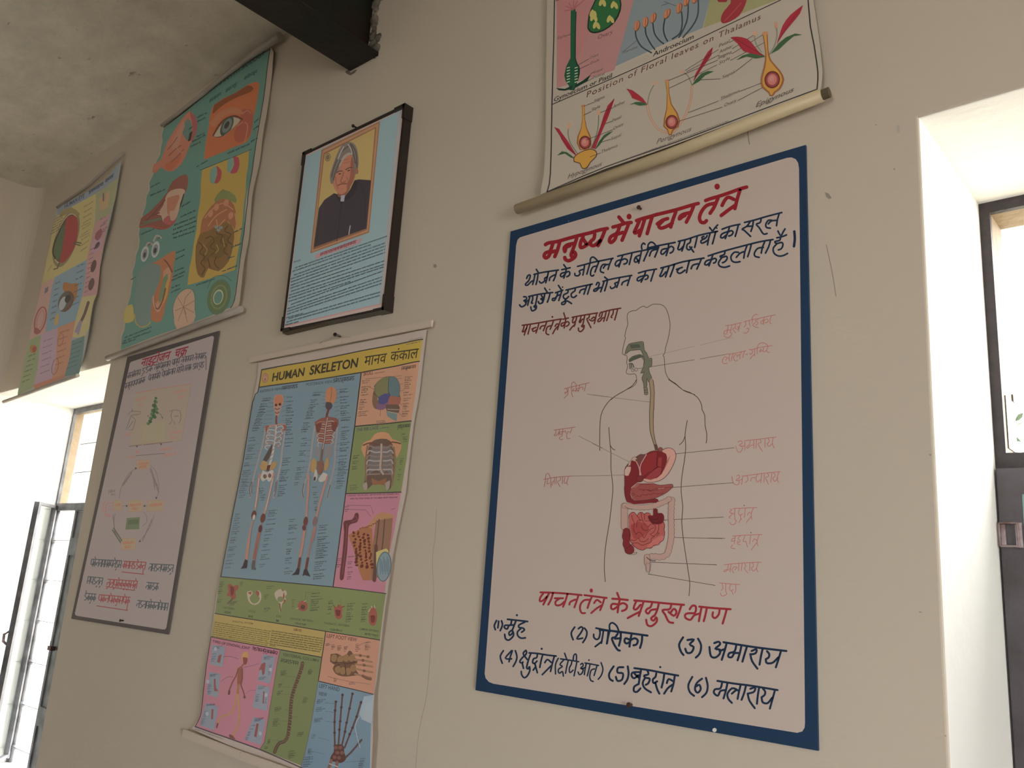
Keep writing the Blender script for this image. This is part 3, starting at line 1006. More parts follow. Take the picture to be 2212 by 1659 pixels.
# numbered list
P.frame(1040, 1270, 7.3733)
P.line('240,520 205,600 222,665|275,530 262,635|320,525 335,590 300,680|415,500 560,515 735,535|480,520 460,590 380,595 365,630 410,655 440,600 510,590|550,525 520,600 490,680|490,670 440,710 450,755 490,725 500,690 510,760 440,830 385,810 370,740|'
       '690,545 600,590 600,630 660,640 685,670 640,705|625,650 575,700 580,760 630,800 700,795|1485,625 1430,720 1460,825|1545,650 1590,620 1615,650 1580,720 1520,810 1610,800|1640,640 1680,700 1665,790 1615,870|'
       '1825,640 1950,665 2100,690 2215,712|1880,660 1890,720 1870,800 1830,820 1790,785 1788,740|1945,670 1930,770 1910,880|1920,850 1870,890 1812,935|2045,680 2020,780 2000,880|2045,680 2040,590 2085,555 2150,600 2185,680', 29, NAVY)
P.line('350,1000 300,1090 332,1200|480,1000 380,1120 480,1130|492,1000 462,1090 440,1175|540,1000 565,1090 550,1170 505,1250|700,1000 665,1040 690,1080 720,1030 708,995|690,1075 635,1130 610,1180 650,1195 660,1180|650,1200 670,1280|690,1090 730,1140|'
       '790,1040 755,1130 730,1215|730,1220 720,1270 745,1290 765,1250 770,1320 730,1400 680,1430 640,1380 635,1330|760,1035 900,1045 1050,1070 1190,1085|890,1060 880,1110 830,1130 815,1190 850,1200 885,1165|850,1200 890,1350|860,1260 825,1310|'
       '975,1070 950,1160 930,1265|1010,1190 1050,1140 1110,1185|1160,1090 1130,1200 1100,1330|1110,1240 1040,1310 970,1380', 28, NAVY)
P.line('1225,1120 1180,1220 1180,1370|1260,1130 1400,1150 1550,1175|1310,1150 1250,1220 1290,1250 1225,1300 1240,1360 1290,1330 1305,1405|1385,1150 1360,1250 1340,1360|1325,1040 1360,1140|1440,1170 1430,1220 1400,1280 1410,1350 1460,1310|'
       '1520,1180 1500,1280 1475,1400|1460,1160 1470,1080 1500,1050 1515,1090 1510,1170|1580,1220 1610,1200 1620,1240 1580,1280 1620,1300 1600,1360 1560,1380 1540,1340|1600,1290 1645,1270|1650,1195 1760,1215 1865,1235|1670,1205 1650,1300 1640,1380|'
       '1730,1220 1710,1310 1685,1400|1800,1290 1750,1310 1725,1400 1740,1470 1780,1490|1840,1240 1820,1310 1795,1395|1905,1190 1935,1290 1910,1390 1860,1455', 24, NAVY)
P.line('565,435|960,970', 36, NAVY)
P.disc(1712, 1150, 14, NAVY, n=10)
P.frame(1300, 1280, 5.2667)
P.line('75,450 68,520 58,580|180,470 150,510 115,520 140,590 180,650 205,660|150,525 210,520|215,450 215,520 195,605|-20,425 100,435 300,460 520,490|340,470 325,540 315,615|325,540 270,520 260,560 285,580 325,555|330,540 375,520 410,545 395,590 360,600|'
       '460,490 455,560 435,630|925,510 880,590 900,670 930,710|975,540 1050,535 1000,590 1045,620 1020,680 970,685 950,640|1095,525 1130,600 1115,690 1070,740|1385,565 1600,600 1800,630 2100,665|1280,575 1330,560 1345,590 1290,640 1345,650 1340,700 1290,740 1240,720 1225,620|'
       '1340,665 1405,640|1420,580 1395,670 1365,765|1530,600 1510,670 1450,690 1440,730 1480,735 1510,690 1570,690|1590,600 1570,690 1545,770|1650,620 1625,700 1600,785|1705,665 1760,645 1750,690 1690,705|1690,700 1710,780 1770,865|1830,640 1810,730 1795,820|'
       '1880,668 1905,700 1898,738 1866,758|1866,758 1872,796 1900,806 1950,795 2005,740|2040,660 2010,760 1980,850', 25, NAVY)
P.line('135,840 85,920 90,980 125,1005|245,850 185,855 180,910 240,920 230,990 180,1005 160,960|295,840 305,920 290,990 255,1040|370,860 550,885 700,915 870,945|430,905 350,910 340,950 370,975 415,940|370,920 420,970|445,890 430,970 420,1040|'
       '420,1040 370,1070 365,1120 400,1130 440,1090|520,890 530,930 480,945 500,970 545,980 530,1030 500,1050|490,975 465,1030 490,1090 560,1135|620,920 610,960 580,990 590,1030 630,1010|610,1030 630,1100 655,1150|710,930 700,1000 680,1080|'
       '740,1030 760,985 805,1005|830,950 815,1040 790,1125|800,1050 750,1090 710,1150|1030,960 985,1050 1000,1130 1050,1175|1140,980 1080,1030 1060,1100 1090,1140 1125,1100 1110,1050 1070,1070|1185,970 1205,1060 1190,1140 1140,1190|'
       '1315,1005 1500,1035 1700,1060 2000,1110|1370,1015 1350,1090 1290,1100 1275,1140 1320,1175 1350,1120 1410,1110|1430,1030 1410,1120 1385,1205|1530,1100 1480,1090 1430,1150 1440,1210 1480,1255|1480,1150 1530,1110 1560,1120|1580,1050 1560,1130 1545,1210|'
       '1640,1060 1620,1140 1590,1220|1690,1095 1745,1080 1730,1130 1660,1150|1660,1150 1680,1230 1740,1315|1790,1080 1775,1170 1765,1265|1832,1092 1858,1125 1852,1165 1818,1190|1818,1190 1826,1240 1850,1258 1890,1256 1935,1200|1970,1110 1940,1220 1912,1320', 24, NAVY)
P.line('665,848', 26, NAVY)

# body outline and leader lines
P.frame(1320, 640, 6.911)
P.line('205,880 175,862 168,840 190,720 215,625 205,590 225,500 250,420 245,360 240,300 260,245 330,213 370,213 430,170 490,147 520,168 560,155 620,120 700,118 760,130 815,175 850,260 875,370 880,460 865,570 840,680 815,760 800,850 775,885 792,905 800,1000 805,1090 830,1180 880,1250 960,1300 1060,1390 1120,1425 1250,1468', 9, OUT, 2)
P.line('205,880 235,890 240,940 230,990 250,1045 230,1110 230,1150 280,1165 355,1158 378,1200 378,1290 330,1345 230,1395 100,1465 0,1545', 8, OUT, 2)
P.frame(1280, 820, 3.5286)
P.line('335,0 300,50 200,110 140,150 95,205 65,270 55,380 55,540', 5.5, OUT, 2)
P.line('580,0 640,40 690,80 740,97 800,135 830,190 835,230 855,270 858,350 872,420 866,483', 5.5, OUT, 2)
P.line('124,365 132,480 140,560 140,680 155,810 150,900 130,1080 105,1230 92,1350 90,1450 97,1540|135,500 150,525 170,537', 5.5, OUT, 2)
P.line('722,312 710,380 705,430 710,520 700,620 682,730 675,850 688,970 680,1080 690,1200 715,1370 735,1500 742,1560 735,1648|705,430 690,470 663,497', 5.5, OUT, 2)
L = (88, 74, 64)
P.line('0,118 440,172|0,487 285,630|0,733 255,727', 3.4, (120, 106, 94), 1)
P.line('560,573 988,530|610,822 988,792|400,1078 988,1048|605,1203 988,1212', 4.2, L, 1)
P.line('425,1391 945,1412|425,1482 935,1569', 4.6, L, 1)
P.frame(1530, 920, 4.367)
P.line('0,232 245,206|0,553 235,537|0,868 145,860|0,1058 158,1061|0,1307 78,1309', 5, L, 1)
P.frame(1320, 640, 6.911)
P.line('500,915 800,850 1244,745', 5, (128, 114, 102), 1)
P.line('400,1082 800,1020 1244,948', 7.5, L, 1)
P.frame(1530, 650, 11.061)
P.line('-200,1390 0,1350 450,1275', 11, L, 1)
P.line('-200,1060 0,1008 600,868', 7, (128, 114, 102), 1)
P.frame(1160, 810, 6.379)
P.line('695,265 1000,303|575,842 900,1005|470,1392 1000,1386', 7, (120, 106, 94), 1)

# throat and gullet
P.frame(1320, 640, 6.911)
GR, GRD = (112, 110, 92), (82, 86, 72)
P.poly('205,870 225,790 265,715 340,695 470,675 490,710 495,800 535,850 565,930 615,925 610,1050 565,1070 580,1150 610,1220 560,1285 535,1225 540,1310 530,1365 490,1365 480,1280 460,1220 490,1150 440,1155 480,1060 485,960 440,900 380,930 270,985 265,950 320,900 430,870 480,890 440,800 290,815 230,860', GR)
P.poly('280,720 420,715 440,765 300,780', GRD)
P.line('205,870 225,790 265,715 340,695 470,675 490,710 495,800 535,850 560,920 600,920 612,960 605,1050 565,1062 580,1150 610,1220 560,1280 535,1225 540,1320 528,1365|230,860 280,815 440,800 480,890|265,950 320,900 430,868 480,900 500,950 480,1060 440,1150 500,1120 460,1220 485,1300 490,1365', 7, OUT, 2)
P.poly('262,960 330,900 430,872 480,905 420,925 330,960 280,985', GRD)
P.line('270,1010 320,1005 340,1060|280,1015 285,1080|305,1010 310,1070', 16, GRD, 2)
P.ring(325, 1105, 20, 22, 6, OUT)
P.ring(375, 1095, 22, 24, 6, OUT)
P.poly('488,1362 545,1362 552,1470 500,1475', (122, 112, 92))
P.line('488,1362 545,1362 552,1460 530,1475 500,1468 488,1362|492,1405 545,1400|497,1440 550,1435', 6, OUT, 1)
TUBE = (150, 126, 98)
P.poly('575,1270 600,1225 630,1240 645,1330 650,1700 580,1700 590,1450 580,1340', TUBE)
P.frame(1280, 820, 3.5286)
P.poly('430,10 462,5 472,100 465,250 466,400 487,495 470,497 440,400 435,250 443,100', TUBE)
P.line('430,10 443,100 435,250 438,380 455,450 470,497|462,5 472,100 465,250 466,400 487,495', 4.4, OUT, 2)
# liver, stomach, pancreas
P.frame(1330, 960, 11.853)
DR, MR, LR = (122, 34, 38), (150, 58, 58), (170, 104, 92)
P.poly('1215,140 1290,100 1400,95 1490,140 1540,230 1545,330 1500,480 1420,640 1320,790 1200,890 1060,950 900,970 780,960 715,910 700,850 900,700 1200,400', (178, 132, 116))
P.poly('700,860 760,800 1000,700 1250,600 1320,400 1400,280 1350,450 1250,640 1150,760 1020,860 900,920', LR)
P.poly('230,790 235,1000 225,1150 245,1330 300,1480 480,1530 700,1520 900,1500 1060,1500 1110,1460 1080,1400 1000,1380 480,1440 420,1400 380,1280 400,1100 560,970 640,970 720,880 760,880 900,895 1060,860 1180,760 1250,620 1310,450 1320,330 1290,240 1200,190 1100,150 1000,160 880,190 790,245 700,262 630,260 520,330 460,325 400,390 345,470 250,580', DR)
P.poly('480,380 540,330 640,262 790,255 720,340 640,470 610,540 560,470', (112, 66, 62))
P.poly('830,250 1000,190 1080,230 1060,560 940,680 900,720 720,830 660,760 650,560 720,420', (140, 42, 44))
P.poly('930,700 1090,590 1180,600 1150,760 1020,860 900,890 760,870', MR)
P.poly('1100,340 1190,330 1170,580 1080,560', (148, 54, 54))
P.line('1080,210 1055,450 1060,550 1100,575|1090,575 980,640 920,710 870,710 730,820', 14, (88, 24, 28))
P.poly('345,470 440,335 500,345 520,440 400,400 375,540 330,545', (160, 134, 118))
P.line('330,545 370,450 430,360 470,330 530,370', 30, (162, 138, 122))
P.line('345,560 330,500 400,400 470,320 540,345', 8, OUT)
P.poly('230,780 240,650 290,570 395,575 385,680 330,800 270,805', (172, 140, 124))
P.line('530,440 590,560 620,680 620,790|790,260 700,410 645,520 625,640 650,790', 24, (172, 128, 116))
P.disc(630, 880, 85, (120, 44, 44))
P.ring(630, 880, 85, 82, 9, (80, 28, 30))
P.poly('1000,80 975,0 1060,0 1080,60 1100,150 1010,150', (96, 70, 58))
P.disc(1150, 130, 55, (140, 74, 68))
P.ring(1150, 130, 55, 55, 9, OUT)
P.line('1215,140 1290,100 1400,95 1490,140 1540,230 1545,330 1500,480 1420,640 1320,790 1200,890 1060,950 900,970 780,960 715,910|230,790 235,1000 225,1150 245,1330 290,1470|230,790 235,640 320,500|520,330 630,258 720,260 790,245 880,190 1000,158', 11, OUT)
PAN = (152, 74, 68)
P.poly('560,985 620,1000 950,995 1150,1045 1430,1020 1475,1070 1430,1130 1300,1240 1130,1330 1000,1380 800,1420 520,1440 440,1390 395,1280 400,1130 470,1080', PAN)
P.poly('460,1080 580,1000 620,1010 560,1090 480,1120', (160, 96, 86))
P.line('950,995 1150,1045 1430,1020 1475,1070 1430,1130 1300,1240 1130,1330 1000,1380 800,1425 520,1445 430,1395', 11, OUT)
P.line('620,1015 680,1030 740,1020 820,1030 900,1010|600,1150 700,1165 800,1160 900,1180 1000,1140 1200,1120 1430,1100|690,1200 780,1160 900,1195 1060,1170 1260,1140|520,1340 570,1320 630,1345 680,1290 780,1300 830,1270 900,1290 960,1250 1080,1270 1230,1250', 11, (104, 34, 36), 3)
P.line('1100,1140 1240,1125', 12, (190, 150, 138), 1)
P.ring(460, 1280, 40, 26, 9, (90, 40, 38))
R = random.Random(2)
P.line([[(R.uniform(560, 1250), R.uniform(1060, 1330))] for _ in range(34)], 13, (112, 40, 40))
# large bowel: a beaded tube
P.frame(1330, 1060, 8.293)
BOW = (160, 128, 114)


def bowel(path, r, step, cut=None):
    p = smooth_line(pts_of(path)[0], 8)
    beads, acc, last = [p[0]], 0.0, p[0]
    for q in p[1:]:
        if math.hypot(q[0] - last[0], q[1] - last[1]) >= step:
            beads.append(q)
            last = q
    for rr, c in ((r + 5, OUT), (r, BOW)):
        polys = [P._disc(b, rr, rr, 16) for b in beads]
        for a, b in zip(beads[:-1], beads[1:]):
            dx, dy = b[0] - a[0], b[1] - a[1]
            L = math.hypot(dx, dy)
            nx, ny = -dy / L * rr * 0.8, dx / L * rr * 0.8
            polys.append([(a[0] - nx, a[1] - ny), (a[0] + nx, a[1] + ny), (b[0] + nx, b[1] + ny), (b[0] - nx, b[1] - ny)])
        P._add(polys, c)


bowel('1010,170 1000,300 995,450 1000,600 1000,740 1000,830 985,920 960,1030 930,1130 830,1190 720,1180 600,1180', 54, 62)
bowel('565,1190 565,1260 570,1310', 50, 50)
bowel('580,1330 585,1390 588,1440', 34, 44)
bowel('160,640 160,540 160,430 160,330 165,270', 60, 66)
bowel('170,270 290,285 400,300 510,300 620,290 720,262 820,225 920,180 1000,115', 48, 60)
P.line('560,1195 640,1255 720,1255', 12, (50, 40, 36), 2)
P.line('160,280 240,320 300,330', 7, OUT, 2)
P.line('600,1490 640,1300', 5, OUT, 1)
# small bowel
SB = (176, 88, 80)
P.poly('240,480 260,420 310,385 350,400 390,450 420,400 470,385 520,420 560,400 620,410 680,470 860,560 885,640 870,700 890,750 860,830 850,890 800,930 770,970 690,980 640,1030 560,1030 500,1065 420,1050 330,990 300,940 260,900 265,760 245,680', SB, 2)
P.poly('270,620 420,560 600,640 520,800 330,860', (160, 66, 62), 2)
P.poly('680,880 830,800 860,860 780,960 640,1010 560,1010', (186, 104, 94), 2)
P.line('240,480 260,420 310,385 350,400 390,450 420,400 470,385 520,420 560,395 620,410|245,680 270,760 260,890 300,940 330,990 420,1050 500,1065 560,1030 640,1030 690,980 770,970 800,920 860,880 885,750 870,700 885,640 860,560|'
       '390,450 440,520 430,560|290,440 310,520 340,580 325,650 340,740 380,780|460,400 470,470 500,560 545,610|520,430 520,520|380,660 390,560 430,520 480,540|465,620 490,690 560,715 600,690|590,650 640,600 710,620 715,690 680,750 620,780|'
       '360,790 420,745 480,780 510,850 560,770 620,700 690,660|270,880 340,895 420,850 440,900 520,915 590,860|300,945 400,935 480,980 560,950 640,920 640,860 700,820|630,790 680,815 740,770 770,700 780,610|750,760 790,760 740,810', 9, (100, 34, 36), 3)
P.poly('580,470 600,440 660,450 680,420 680,330 755,330 760,400 830,400 870,450 870,530 830,590 740,605 660,590 610,540', (112, 30, 36), 2)
P.line('600,470 640,510 720,520 770,490|640,560 740,575 820,540', 8, (72, 18, 24), 3)
P.poly('140,700 190,670 235,690 250,760 260,860 255,940 330,1010 335,1090 290,1130 230,1135 180,1100 165,1030 135,970 140,880 125,820', (124, 38, 42), 2)
P.line('140,700 190,670 235,690 255,770 262,870|135,760 125,830 145,890 135,970 165,1030 180,1100 230,1135 290,1130 335,1080|170,1050 230,1010 300,960', 8, (78, 26, 28), 3)
P.line('290,1140 350,1145 388,1108|320,1115 388,1108', 6, OUT, 2)
P.frame(1280, 820, 3.5286)
P.line('400,1078 560,1072', 3.4, (96, 40, 38), 1)

# red hand lettering beside the leader lines
PR = (176, 104, 96)
P.frame(1530, 650, 11.061)
P.line('415,595 550,575 800,518|480,600 460,690|530,690 450,700 375,740 380,790 430,785 465,700|560,580 545,680 520,760 555,760 545,830 480,870 400,860 380,825|650,560 640,630 580,670 620,720 655,765|640,650 700,680 730,620 685,625|770,540 740,630 715,730|'
       '845,500 1050,450 1250,410 1600,330|890,500 900,570 850,622|980,480 985,560 1010,612|920,670 960,650 960,720 900,770 845,760|1050,440 1060,380 1120,325 1172,330|1060,440 1045,540|1190,450 1120,480 1190,515 1170,560 1130,580|1120,520 1070,570 1095,612 1195,642|'
       '1340,390 1310,480 1330,570|1330,460 1260,490 1260,540 1305,545 1340,480|1340,460 1400,430 1430,470 1400,520 1355,522|1510,350 1480,440 1472,530 1505,545', 17, PR)
P.line('430,1275 650,1250 895,1190|450,1350 390,1340 340,1410 345,1480 400,1500 452,1490|420,1420 450,1370 490,1370|510,1280 500,1370 512,1440|590,1270 560,1360 555,1430|690,1290 640,1290 605,1350 620,1410 660,1435 702,1420|680,1340 720,1295 755,1290|790,1230 752,1310 765,1385|'
       '870,1210 832,1290 830,1355|890,1280 945,1270|975,1158 1030,1170 1200,1120 1430,1080 1525,1065|1040,1170 1060,1230 1010,1280 990,1250|1110,1140 1108,1230 1110,1312|1100,1280 1040,1330 1000,1390|1175,1110 1200,1040 1290,1000 1370,1020 1420,1070|'
       '1175,1120 1165,1200 1165,1262|1260,1150 1230,1200 1245,1222 1270,1170|1320,1120 1315,1170 1290,1200 1340,1212 1392,1180|1430,1090 1400,1160 1400,1220 1455,1225', 17, PR)
P.frame(1530, 920, 4.367)
P.line('340,140 480,125 640,105|280,152 310,140 320,165 290,185 325,195 310,240 280,245 258,190|345,150 345,230|310,195 345,185|395,140 390,175 365,195 372,212 395,188 425,180|430,135 430,212|455,130 450,212|490,130 500,155 470,168 490,210 512,240|535,125 535,202|'
       '565,120 575,138 568,160 556,168 562,186 574,192 602,170|615,110 605,160 622,208|320,475 500,450 680,432|270,470 290,465 295,490 260,512 295,522 280,555 240,545 222,478|285,515 320,505|325,475 315,555|365,470 375,510 350,532|400,522 410,490 442,490|465,460 450,490 462,530 500,502|'
       '505,455 495,537|530,455 525,532|560,450 570,475 540,488 555,520 566,550|600,445 590,532|618,442 630,462 624,482 610,490 616,514 630,524 658,492|665,440 650,490 662,537', 6.6, PR)
P.line('235,780 340,775 460,770|205,785 225,792 200,812 225,832 195,862 210,872|220,822 250,832|250,780 250,880 265,892 250,925 220,932 203,910|300,780 285,812 295,842 322,832|300,842 312,882|310,872 290,912|350,780 340,862|370,842 385,815 407,832|425,775 405,832 412,882|405,852 360,912|'
       '230,1040 360,1030 505,1025|250,1060 225,1065 220,1090 250,1080|255,1040 245,1112|230,1120 215,1150 252,1158|300,1040 280,1062 302,1082 285,1102|280,1085 275,1112 302,1122|345,1040 335,1065 330,1090 357,1090|355,1090 370,1142|400,1030 390,1112|420,1092 435,1065 457,1082|'
       '480,1025 460,1090 467,1132|455,1102 405,1172|150,1310 300,1295 500,1285|190,1310 180,1352 150,1362 152,1377 180,1362 212,1345|215,1305 205,1377|265,1330 240,1332 225,1362 242,1387|250,1357 272,1335|290,1300 285,1367|320,1295 310,1367|345,1300 355,1325 340,1342 360,1372 377,1387|'
       '395,1290 390,1367|412,1290 426,1308 420,1332 408,1340 414,1360 427,1369 459,1342|470,1290 455,1342 467,1377|105,1482 200,1490 295,1497|130,1490 140,1532 120,1552|165,1490 165,1560 177,1582 150,1602 125,1602 113,1575|215,1495 200,1527 212,1557 237,1542|220,1552 235,1592|260,1495 260,1552 250,1572', 6.6, PR)
P.line('338,750|402,1007', 11, (110, 70, 62))
P.frame(1160, 810, 6.379)
PR2 = (158, 98, 90)
P.line('375,190 500,160 722,107|400,190 420,222 385,262|380,242 420,232|430,180 425,272|420,272 375,322|475,165 480,120 510,95 542,140|480,165 475,212|510,190 490,215 475,240 495,305|490,222 530,215|540,150 535,232|590,140 570,232|580,182 550,190 555,222 580,202|590,182 630,165 632,205|'
       '675,120 655,222|235,758 380,740 527,718|260,760 260,802 235,832 270,832 302,790|310,750 300,832|350,782 315,790 320,822 350,802|360,745 345,842|355,790 390,770 397,802|345,842 310,862 320,890 357,885|450,782 420,790 410,842 420,877 457,875|485,725 460,802|'
       '92,1440 250,1410 478,1393|115,1430 125,1370 160,1360 187,1420|120,1440 100,1540|150,1430 140,1500 172,1490|190,1430 192,1550|230,1462 210,1480 205,1522|245,1420 235,1502|270,1415 262,1502|320,1410 325,1445 285,1472 317,1537|355,1410 350,1502|385,1410 375,1482 400,1492 422,1450|435,1400 410,1490 427,1512', 9.5, PR2)
P.build('panel', M_board, b1)
nail(1378.5, 447, 'rusty tack at the top edge of the blue-bordered board', 0.0045, 0.008, M_rust, 0.009)
nail(1357, 1523, 'rusty tack at the bottom edge of the blue-bordered board', 0.0048, 0.008, M_rust, 0.009)

# ================================================================== ROLLED WALL CHARTS
def chart(loc, label, group='rolled classroom wall charts'):
    return tag(empty('hanging_chart', loc), label, 'wall chart', group)


def rod(pts, r, parent, material, end=None, off=0.02, name='rod'):
    """Roller through photograph points, off metres in front of the wall."""
    bm = bmesh.new()
    P3 = [on_y(x, y, -off) for x, y in pts]
    tube(bm, P3, r, 20)
    o = obj(name, bm, material, parent, True)
    for p in o.data.polygons:
        if len(p.vertices) > 4:
            p.use_smooth = False
    if end:
        d = (P3[-1] - P3[-2]).normalized()
        bm = bmesh.new()
        tube(bm, [P3[-1] - d * 0.002, P3[-1] + d * end], r * 0.8, 16)
        obj('end_cap', bm, M_cap, o)
    return o


def lath(pts, w, parent, material, off=0.004, thick=0.005, name='rod'):
    """Flat plastic lath clamped on the sheet's edge, w wide."""
    bm = bmesh.new()
    P3 = [on_y(x, y, -off - thick / 2) for x, y in pts]
    for a, b in zip(P3[:-1], P3[1:]):
        d = (b - a).normalized()
        bar(bm, a - d * 0.0005, b + d * 0.0005, w, thick, (0, -1, 0))
    bmesh.ops.bevel(bm, geom=bm.edges[:], offset=0.0012, segments=2, affect='EDGES')
    return obj(name, bm, material, parent)


# ------------------------------------------------------------------ flower parts chart
c1 = chart(on_y(1480, 200, 0), 'white chart of flower parts hanging on a cream tube above the blue-bordered board')


P = Print(0.008, (146, 136, 118), (lambda x: 0.003 * math.sin(x * 9.0), lambda z: 0.010 * math.exp(-((z - 2.36) / 0.10) ** 2), -1.35, -0.40, 2.2, 3.6, 0.02))
INK, THIN = (52, 48, 46), (92, 84, 76)
P.frame(1080, 0, 3.0722)
P.sheet('318,-1250 312,0 304,690 292,1150 268,1292 700,1120 1200,945 1700,758 2132,598 2142,480 2124,300 2080,0 2030,-1250', (150, 140, 123))
P.poly('372,-1180 888,-1180 888,0 760,466 376,585', (160, 116, 110))
P.poly('388,-1180 700,-1180 640,100 500,430 380,560', (166, 112, 108))
P.poly('888,-1180 1392,-1180 1392,0 1345,186 1120,278 766,440 888,0', (119, 130, 131))
P.poly('1392,-1180 1840,-1180 1842,0 1350,186 1392,0', (140, 138, 94))
P.line('366,-1180 362,0 345,690 335,1150 312,1274', 8, INK, 3)
P.line('312,1274 700,1108 1200,932 1700,742 2104,592', 7, INK, 3)
P.line('2000,-1180 2045,0 2085,300 2110,480 2104,592', 9, INK, 3)
P.line('345,694 1864,0', 6, INK, 1)
P.line('370,6 480,-28', 4, INK, 1)
# pistil
GN, GD = (24, 84, 54), (18, 52, 38)
P.poly('470,60 502,60 498,200 500,385 524,440 526,490 512,540 494,575 490,600 462,598 458,570 436,540 427,500 440,440 468,385 468,200', GN)
P.line('505,80 500,385 524,440 526,490 512,540 490,598', 7, GD, 2)
P.line('487,64 440,42|485,66 430,72|487,64 458,22|490,55 512,12|494,58 532,24|488,60 488,8|496,52 560,2', 7, (164, 96, 96))
P.line([[(446 + k % 2 * 52, 452 + k // 2 * 19), (462 + k % 2 * 52, 447 + k // 2 * 19)] for k in range(12)], 6, (176, 184, 150), 1)
P.poly('372,584 430,590 486,566 474,592 430,602 392,600', GD)
P.poly('496,566 552,534 604,494 580,540 530,566 500,580', GD)
# ovary section
P.poly('580,185 588,100 622,20 660,-50 740,-80 800,-10 802,70 762,150 690,205 625,222 592,208', (14, 40, 28), 2)
P.poly('588,180 596,100 628,24 664,-38 738,-66 792,-6 793,66 754,144 686,197 624,212 598,200', (34, 98, 52), 2)
for hx, hy, a in ((680, 22, 1.2), (758, 38, 0.2), (622, 122, 0.6), (640, 172, 0.4), (732, 132, 0.0), (618, 95, 1.6)):
    P._add([P._disc((hx - 9, hy - 6), 12, 26, 14, 20), P._disc((hx + 12, hy), 12, 24, 14, -25 + a * 10)], (176, 164, 88))
P.text('Ovary', (648, 262), (748, 222), 30, (112, 62, 66))
P.text('Style', (380, 264), (438, 243), 22, THIN)
P.line('440,238 468,228|505,440 590,392|520,462 592,428|602,490 625,478|500,582 618,518', 3, INK, 1)
for s, a, b in (('Ovary', (596, 393), (655, 368)), ('Ovule', (598, 430), (658, 404)), ('Sepal', (624, 488), (680, 466)), ('Pedicel', (618, 524), (692, 496))):
    P.text(s, a, b, 19, THIN)
# stamens
TL = (58, 74, 76)
P.line('900,205 905,250 940,310 1005,350|965,180 970,230 1000,290 1028,328|1015,155 1025,220 1055,265 1086,290|1095,125 1085,190 1095,240 1112,272|1205,80 1210,150 1195,220 1145,258|1250,10 1245,120 1220,190 1188,248|1315,-30 1315,90 1280,170 1215,248', 10, TL)
for x, y, r in ((910, 172, -12), (966, 148, -8), (1018, 120, -20), (1110, 92, -25), (1190, 55, -12), (1238, 8, -18), (1296, -10, -20)):
    P.disc(x, y, 20, (120, 84, 60), 37, -r)
    P.disc(x - 3, y - 2, 16, (196, 124, 84), 33, -r)
    P.line([[(x + 2, y - 26), (x, y + 26)]], 4, (140, 84, 58), 1)
P.line('815,345 905,272', 3, THIN, 1)
P.text('Filament', (812, 360), (912, 318), 20, THIN)
P.line('1070,38 1120,22 1170,40|1120,22 1090,10', 3, TL, 1)
# petals
P.poly('1638,0 1625,40 1590,102 1530,142 1480,156 1465,130 1482,80 1530,22 1545,-40 1640,-60', (150, 44, 52), 2)
P.line('1600,20 1540,90 1490,140', 6, (172, 70, 72))
P.poly('1425,-30 1540,-30 1500,15 1450,14', (150, 44, 52))
P.text('Androecium', (1014, 377), (1284, 256), 34, INK, 0.012)
P.text('Gynoecium or Pistil', (357, 677), (742, 514), 32, INK, 0.012)
P.text('Position of Floral leaves on Thalamus', (575, 648), (1728, 128), 42, (104, 70, 62), 0.006, 1.18)
YE, YD, RE, RDk, GL, GLd = (200, 148, 58), (150, 92, 56), (160, 36, 52), (118, 28, 40), (56, 92, 58), (40, 70, 48)


def ovule(x, y, r):
    P.disc(x, y, r, (104, 42, 40), r * 1.12, 10)
    P.disc(x + 1, y, r * 0.82, (150, 66, 62), r * 0.92, 10)
    P.disc(x, y - 1, r * 0.6, (182, 108, 98), r * 0.7, 10)
    P.disc(x - 3, y - 6, r * 0.3, (196, 134, 122), r * 0.36, 10)


# hypogynous flower
P.line('455,850 452,890 468,950 515,1020|655,765 650,850 628,930 600,990', 6, (104, 110, 92))
P.poly('358,842 392,855 424,900 455,942 484,990 514,1038 488,1020 448,988 410,928 388,880', RE)
P.line('372,858 420,930 500,1028', 4, RDk, 2)
P.poly('762,652 747,700 722,770 692,840 662,910 632,988 610,986 638,920 664,850 688,770 716,700', RE)
P.line('610,986 700,780 755,660', 4, RDk, 2)
P.poly('378,1032 412,1004 444,1010 472,1030 502,1054 470,1046 432,1020', GL)
P.poly('754,870 720,880 690,898 658,940 628,998 662,964 694,918', GL)
P.poly('545,704 562,700 566,790 578,850 606,912 608,962 590,996 530,996 510,950 514,908 538,850 546,790', YD)
P.poly('548,706 560,703 562,790 572,852 596,914 596,962 582,990 538,990 520,950 524,908 542,852 549,790', YE)
P.disc(553, 704, 14, (176, 116, 70), 8, -15)
ovule(565, 946, 40)
P.poly('492,1040 532,1010 600,988 642,1004 642,1040 602,1080 582,1116 545,1120 530,1086 490,1075', (92, 66, 40), 2)
P.poly('498,1042 534,1014 600,993 636,1008 636,1038 598,1076 576,1110 548,1114 534,1082 496,1070', (196, 146, 56), 2)
P.disc(457, 836, 11, (178, 138, 108), 22, 20)
P.disc(656, 748, 12, (178, 138, 108), 18, 0)
LB = 4
P.line('560,706 622,680|556,765 605,742|668,748 748,716|690,825 742,806|572,930 748,862|672,945 735,925|600,1042 668,1016', 3, INK, 1)
for s, a, b in (('Stigma', (624, 682), (695, 650)), ('Style', (610, 738), (665, 714)), ('Anther', (752, 718), (829, 684)), ('Petal', (745, 812), (804, 784)),
                ('Ovary', (752, 864), (820, 830)), ('Sepal', (738, 932), (803, 904)), ('Thalamus', (672, 1018), (781, 974))):
    P.text(s, a, b, 22, THIN)
P.text('Hypogynous', (450, 1187), (676, 1100), 32, THIN, 0.004, 1.0, 0.25)
